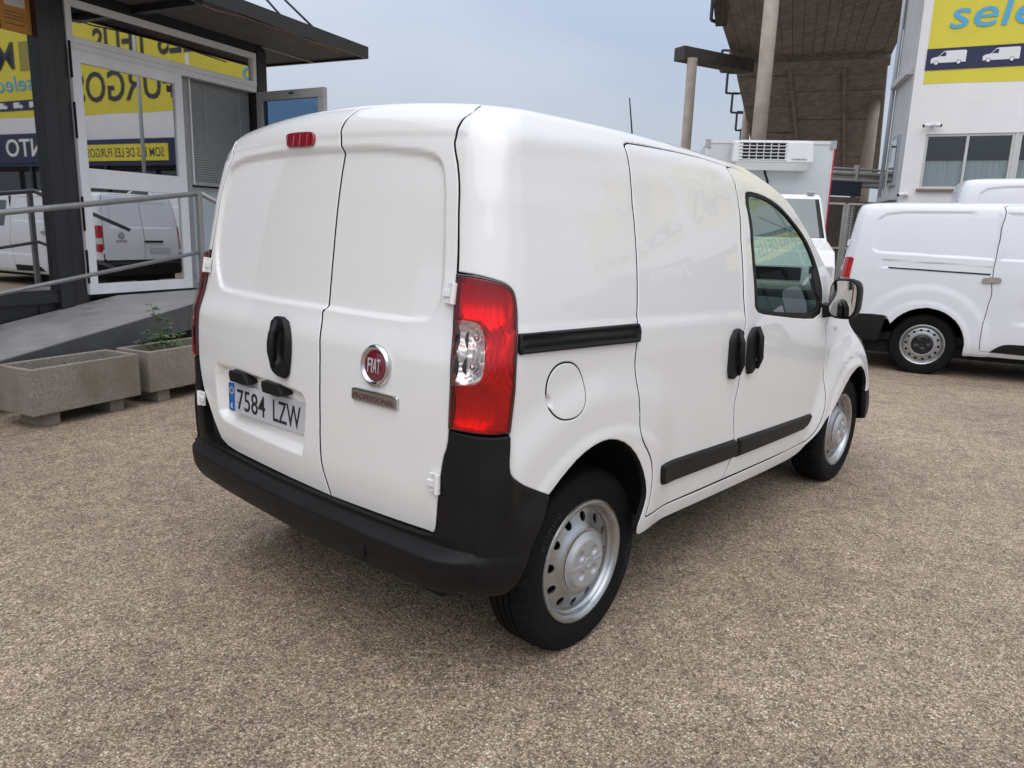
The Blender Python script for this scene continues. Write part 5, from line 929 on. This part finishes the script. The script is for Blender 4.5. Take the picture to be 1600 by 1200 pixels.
def big_van(name, label, loc, az, scale, detail=True, group=None, paint='white2'):
    v = thing(name, label, 'van', loc, R(az), group, scale); st = .030 if detail else .05
    right = [(0, 1.885), (.70, 1.88), (.74, 1.85)] + [(.735, 1.6), (.735, 1.3), (.74, 1.05), (.75, .66), (.76, .60)] + XZ([(-.62, .648), (-.405, .640)]) + XZ([q for q in archpts(0) if q[1] > .27 and q[0] > -.37]) + [(s_of(.42, .27), .262), (s_of(2.83, .27), .262)] + XZ(archpts(3.275)[1:-1]) + [(3.12, .27), (4.3, .27)]
    hole = XZ([(.585, 1.872), (.62, 1.888), (1.62, 1.888), (1.66, 1.87), (1.62, 1.55), (1.60, 1.14), (1.60, .60), (1.58, .335), (.57, .322), (.545, .34), (.545, .73), (.552, 1.14), (.565, 1.55)])
    wind = [(3.36, 1.30), (3.32, 1.36), (3.33, 1.6), (3.42, 1.78), (3.8, 1.80), (4.28, 1.80), (4.28, 1.17), (3.8, 1.20)]; cabw = XZ([(1.85, 1.20), (1.80, 1.45), (1.80, 1.68), (1.86, 1.72), (2.20, 1.70), (2.42, 1.55), (2.66, 1.33), (2.72, 1.20), (2.6, 1.17)])
    panel('body_shell', S2, right + [(4.3, 1.96), (-4.3, 1.96)] + mirror(right)[:-1], paint, v, holes=[hole, wind, mirror(wind), cabw, mirror(cabw)], darkrim=True, gap=.003, step=st, fine=[(.7, 1.75, .014), (1.8, 4.3, .05), (-1.8, .7, .04), (-4.3, -1.8, .05)], it=1)
    for w_ in (wind, mirror(wind)): panel('windscreen', S2, w_, 'truckglass', v, step=.08, rim=0, rnd=0, off=lambda s, t, p: -.006 + 0 * s, it=1)
    for w_ in (cabw, mirror(cabw)): panel('side_window', S2, w_, 'truckglass', v, step=.08, rim=0, rnd=0, off=lambda s, t, p: -.006 + 0 * s, it=1)
    sd_ = panel('sliding_door', S2, hole, paint, v, darkrim=True, gap=.003, step=.018, it=1); ribbon('gap_backing', S2, hole, .07, .026, 'void', v, closed=True)
    db = [(.0, .62), (.70, .62), (.738, .66), (.735, 1.3), (.735, 1.85), (.70, 1.878), (.0, 1.882)]
    for q in (db, mirror(db)): panel('rear_door', S2, q, paint, v, darkrim=True, gap=.004, step=st, it=1)
    ribbon('gap_backing', S2, [(0, .6), (0, 1.9)], .06, .026, 'void', v)
    for sg_ in (1, -1): ribbon('gap_backing', S2, [(sg_ * a, b) for a, b in db[1:]], .07, .028, 'void', v)
    bq = [(0, .61), (.70, .61), (.755, .62)] + XZ([(-.62, .645), (-.402, .636), (-.43, .50), (-.455, .355), (-.62, .345)]) + [(.76, .33), (0, .33)]
    panel('rear_bumper', S2, bq + mirror(bq)[1:-1], 'blackplastic', v, step=.03, off=lambda s, t, p: .012 + .05 * (1 - smooth01((np.abs(s) - .6) / .25)) * (1 - smooth01((t - .56) / .03)), it=1)
    li = [(.742, 1.275), (.80, 1.282), (.875, 1.280), (.895, 1.27), (.892, 1.05), (.90, .80), (.86, .78), (.76, .78), (.748, 1.0)]
    for q in (li, mirror(li)):
        t_ = panel('tail_light', S2, q, 'stoplens', v, step=.02, off=lambda s, t, p: .012 + 0 * s, it=1); c = [(.755 if q is li else -.755, 1.04), (.885 if q is li else -.885, 1.04), (.888 if q is li else -.888, .93), (.755 if q is li else -.755, .93)]; panel('clear_lens', S2, c, 'clearplastic', t_, step=.02, off=lambda s, t, p: .0155 + 0 * s, it=1, rnd=.001)
    for sg_ in (1, -1):
        for ct in (1.44, .78):
            P, X, Y, Nn = S2.at(sg_ * .735, ct, .004); h = MB().box((-.03, -.035, -.004), (.03, .035, .018)).obj('hinge', paint, v, bevel=.004); frame(h, P, X, Y, Nn)
        hd = XZ([(.472, 1.075), (.48, 1.115), (.55, 1.13), (.635, 1.13), (.652, 1.10), (.645, 1.075), (.57, 1.066), (.49, 1.064)]); hd = hd if sg_ > 0 else mirror(hd); hh = panel('door_handle', S2, hd, 'greyhandle', v, step=.012, off=lambda s, t, p: .022 + 0 * s, it=2)
        sl = XZ([(-.445, 1.190), (.545, 1.165), (.545, 1.150), (-.445, 1.176)]); panel('door_rail', S2, sl if sg_ > 0 else mirror(sl), 'void', v, step=.02, off=lambda s, t, p: .0065 + 0 * s, rim=0, rnd=0, it=0)
    stp = XZ([(.65, .325), (.70, .375), (.76, .415), (.85, .428), (1.55, .43), (1.56, .31)]); panel('step_trim', S2, stp, 'blackplastic', v, step=.02, off=lambda s, t, p: .014 + 0 * s, it=2); panel('step_trim', S2, mirror(stp), 'blackplastic', v, step=.02, off=lambda s, t, p: .014 + 0 * s, it=2)
    for x in (0, 3.275):
        for sg_ in (1, -1): put_wheel(v, WM2, (x - .0, -.90 * sg_, .335), sg_ < 0, 'glossblack', .2)
        for sg_ in (1, -1):
            vv = []; f = []; n = 20
            for i in range(n + 1):
                a = math.pi * i / n; vv += [(x + .40 * math.cos(a), -sg_ * .90, .36 + .40 * math.sin(a)), (x + .40 * math.cos(a), -sg_ * .5, .36 + .40 * math.sin(a))]
                if i: f.append((2 * i - 2, 2 * i, 2 * i + 1, 2 * i - 1))
            b = MB(); b.v = vv + [(x, -sg_ * .5, .36)]; b.f = f + [(2 * i + 1, 2 * i + 3, 2 * n + 2) for i in range(n)]; b.obj('wheel_housing', 'void', v, smooth=True)
    MB().box((-.85, -.80, .20), (3.9, .80, .36)).obj('underbody', 'void', v); MB().box((-.82, -.86, .36), (1.7, .86, .44)).box((1.68, -.88, .4), (1.7, .88, 1.8)).obj('cargo_floor', 'void', v)
    P, X, Y, Nn = S2.at(.42, 1.10, .003); e = lathe([(.0, .012), (.045, .010), (.062, .012), (.07, .004), (.07, 0)], 40, 'z').obj('emblem', 'satin', v, smooth=True); frame(e, P, X, Y, Nn)
    P, X, Y, Nn = S2.at(.42, .99, .003); e = MB().box((-.11, -.018, 0), (.11, .018, .006)).obj('name_badge', 'satin', v); frame(e, P, X, Y, Nn)
    P, X, Y, Nn = S2.at(-.30, .80, .006); e = MB().box((-.26, -.055, 0), (.26, .055, .003)).obj('number_plate', 'plate', v); frame(e, P, X, Y, Nn)
    P, X, Y, Nn = S2.at(-.18, .98, .004); e = MB().box((-.22, -.02, 0), (.22, .02, .03)).obj('door_handle', 'blackplastic', v, bevel=.008); frame(e, P, X, Y, Nn)
    MB().tube([(1.02, -.10, 1.915), (1.02, -.10, 1.955)], [.035, .012], 10).tube([(1.02, -.10, 1.94), (1.01, -.10, 2.09)], [.006, .004], 8).obj('roof_aerial', 'blackplastic', v, smooth=True)
    for sg_ in (1, -1):
        mc = Vector((2.62, -1.06 * sg_, 1.28)); mh = MB().hexa([mc + Vector(q) for q in ((-.06, -.09, -.15), (.06, -.07, -.13), (.06, .07, -.13), (-.06, .09, -.15), (-.06, -.09, .15), (.06, -.07, .13), (.06, .07, .13), (-.06, .09, .15))]).obj('door_mirror', 'blackplastic', v, bevel=.03); MB().bar(mc + Vector((0, sg_ * .08, -.1)), mc + Vector((0, sg_ * .2, -.1)), .06, .06).obj('mirror_arm', 'blackplastic', mh)
    return v
M['greyhandle'] = mat('worn_handle', (.30, .28, .26), .5, var=.2, vscale=30); M['clearplastic'] = mat('white_lens', (.62, .60, .60), .15, coat=1)
M['stoplens'] = mat('lamp_red', (.42, .012, .02), .15, coat=1, bump=.35, bscale=120, bdist=.002)
WM2 = wheel_meshes(.345, .228, .20, 14, .165, .016, .013, ([.05, .108, .125, .145, .18, .20], [.030, .028, .024, .030, .034, .045]), .112, 'five')
# origin of the parked van: its right rear wheel stands 6.9 m ahead of the white van's axle
k2 = .945; H2 = dirh(-75); L2 = dirh(15); o2 = Vector((6.91, -.17, 0)) + L2 * .90 * k2 + H2 * .0
V2 = big_van('panel_van', 'larger cool white panel van parked side on at the right edge, black rear bumper', o2, -75, k2, True, 'parked white vans')
o3 = Vector((12.05, -.75, 0)) - dirh(105) * .2
v3 = V2.copy(); COL.objects.link(v3); v3.location = (12.86, -.04, 0); v3.rotation_euler = (0, 0, R(-75)); v3.scale = (1.2, 1.2, 1.255); v3['label'] = 'taller white van behind the larger panel van, only its roof showing below the ribbon window'
for ch in [o for o in bpy.data.objects if o.parent is V2]:
    c = ch.copy(); COL.objects.link(c); c.parent = v3
    for g in [o for o in bpy.data.objects if o.parent is ch]: d_ = g.copy(); COL.objects.link(d_); d_.parent = c
# ---------------------------------------------------------------- refrigerated truck facing the camera; local x to the image right along its front, y away from the camera
tk = thing('refrigerated_truck', 'white refrigerated box truck with cooling unit above its cab, behind the white van', 'truck', (10.6253, 2.9951, 0), R(-58))
def tx(name, m, a, b, parent=tk, bevel=0): return MB().box(a, b).obj(name, m, parent, bevel=bevel)
bx1 = tx('cargo_box', 'boxwhite', (-1.363, 0, .95), (.672, 4.2, 2.94), bevel=.01)
for a, b in (((-1.375, -.012, 2.90), (.684, .02, 2.955)), ((-1.375, -.012, .93), (.684, .02, .985)), ((-1.378, -.010, .93), (-1.335, .02, 2.90))): tx('corner_trim', 'unitwhite', a, b, bx1)
tx('side_trim', 'redline', (.655, -.014, .96), (.676, .01, 2.84), bx1); tx('side_trim', 'unitwhite', (.640, -.013, .96), (.654, .01, 2.86), bx1); tx('corner_cap', 'greytrim', (.60, -.020, 2.83), (.690, .03, 2.96), bx1); tx('corner_cap', 'greytrim', (-1.385, -.020, 2.83), (-1.30, .03, 2.96), bx1)
un = MB().hexa([(-.975, -.34, 2.575), (.300, -.34, 2.575), (.300, -.015, 2.575), (-.975, -.015, 2.575), (-.955, -.30, 2.905), (.280, -.30, 2.905), (.290, -.015, 2.915), (-.965, -.015, 2.915)]).obj('cooling_unit', 'unitwhite', tk, bevel=.02)
MB().hexa([(-.86, -.26, 2.46), (.23, -.26, 2.46), (.24, -.02, 2.47), (-.88, -.02, 2.47), (-.92, -.33, 2.574), (.27, -.33, 2.574), (.27, -.02, 2.574), (-.92, -.02, 2.574)]).obj('unit_tray', 'unitwhite', un, bevel=.01)
for i in range(6):
    for j in range(5): x = -.81 + i * .113; z = 2.630 + j * .053; MB().hexa([(x, -.338 + .0066 * j, z), (x + .095, -.338 + .0066 * j, z), (x + .095, -.30, z), (x, -.30, z), (x, -.3335 + .0066 * j, z + .034), (x + .095, -.3335 + .0066 * j, z + .034), (x + .095, -.30, z + .034), (x, -.30, z + .034)]).obj('grille_slot', 'void', un)
for j in range(6): MB().bar((-.87, -.345 + .0066 * j, 2.622 + j * .053), (-.12, -.345 + .0066 * j, 2.622 + j * .053), .016, .010).obj('grille_bar', 'unitwhite', un)
t_ = link('lettering', fit_text('THERMO', .24, .026, .001), 'darkletter', un); frame(t_, (.07, -.341, 2.628), (1, 0, 0), (0, .12, .993), (0, -.993, .12))
MB().tube([(-.42, -.16, 2.47), (-.40, -.2, 2.38), (-.36, -.18, 2.30), (-.34, -.1, 2.2)], .02, 8).obj('hose', 'void', tk, smooth=True)
cab = MB(); sec = [(-1.95, .55), (-2.05, .75), (-2.02, 1.0), (-1.90, 1.22), (-1.50, 1.34), (-1.36, 1.38), (-1.05, 2.00), (-.95, 2.05), (-.12, 2.08), (-.10, .55)]
x0, x1 = -1.22, .42; ins = lambda z: .0 if z < 1.3 else (z - 1.3) * .13
cab.v = [(x0 + ins(z), y, z) for y, z in sec] + [(x1 - ins(z), y, z) for y, z in sec]; n = len(sec); cab.f = [(i, (i + 1) % n, n + (i + 1) % n, n + i) for i in range(n)] + [tuple(range(n)), tuple(range(n, 2 * n))[::-1]]
cb = cab.obj('cab', 'white', tk, bevel=.03)
def scr(k, x): y = -1.345 + .285 * k; z = 1.40 + .575 * k; return (x, y - .012, z + .006)
MB().hexa([scr(0, -1.13), scr(0, .335), (.335, -1.28, 1.39), (-1.13, -1.28, 1.39), scr(1, -1.06), scr(1, .265), (.265, -1.02, 1.97), (-1.06, -1.02, 1.97)]).obj('windscreen', 'truckscreen', cb)
MB().hexa([scr(0, .30), scr(0, .37), (.37, -1.30, 1.38), (.30, -1.30, 1.38), scr(1, .23), scr(1, .29), (.29, -1.03, 1.97), (.23, -1.03, 1.97)]).obj('screen_pillar', 'blackplastic', cb)
tx('marker_lamp', 'greytrim', (.13, -1.02, 2.055), (.24, -.93, 2.10), cb, .015); MB().tube([scr(.06, .0), scr(.5, -.6)], .008, 6).obj('wiper', 'void', cb)
for x in (-1.0, .22): tx('headlight', 'clearplastic', (x - .16, -2.06, .82), (x + .16, -1.99, 1.02), cb, .02)
tx('bumper', 'blackplastic', (-1.24, -2.12, .35), (.44, -1.85, .66), cb, .03); tx('grille', 'blackplastic', (-.75, -2.065, .80), (-.05, -2.0, .98), cb)
for x in (-1.30,): MB().box((x - .09, -1.45, 1.30), (x + .09, -1.36, 1.62)).obj('door_mirror', 'blackplastic', cb, bevel=.02)
tx('chassis', 'void', (-1.0, -1.9, .45), (.25, 4.1, .94))
for y in (-1.25, 2.6):
    for x, lf_ in ((-1.24, 0), (.46, 1)):
        w_ = put_wheel(tk, WM2, (x, y, .345), False, 'glossblack'); w_.rotation_euler = (0, 0, R(-90) if not lf_ else R(90))
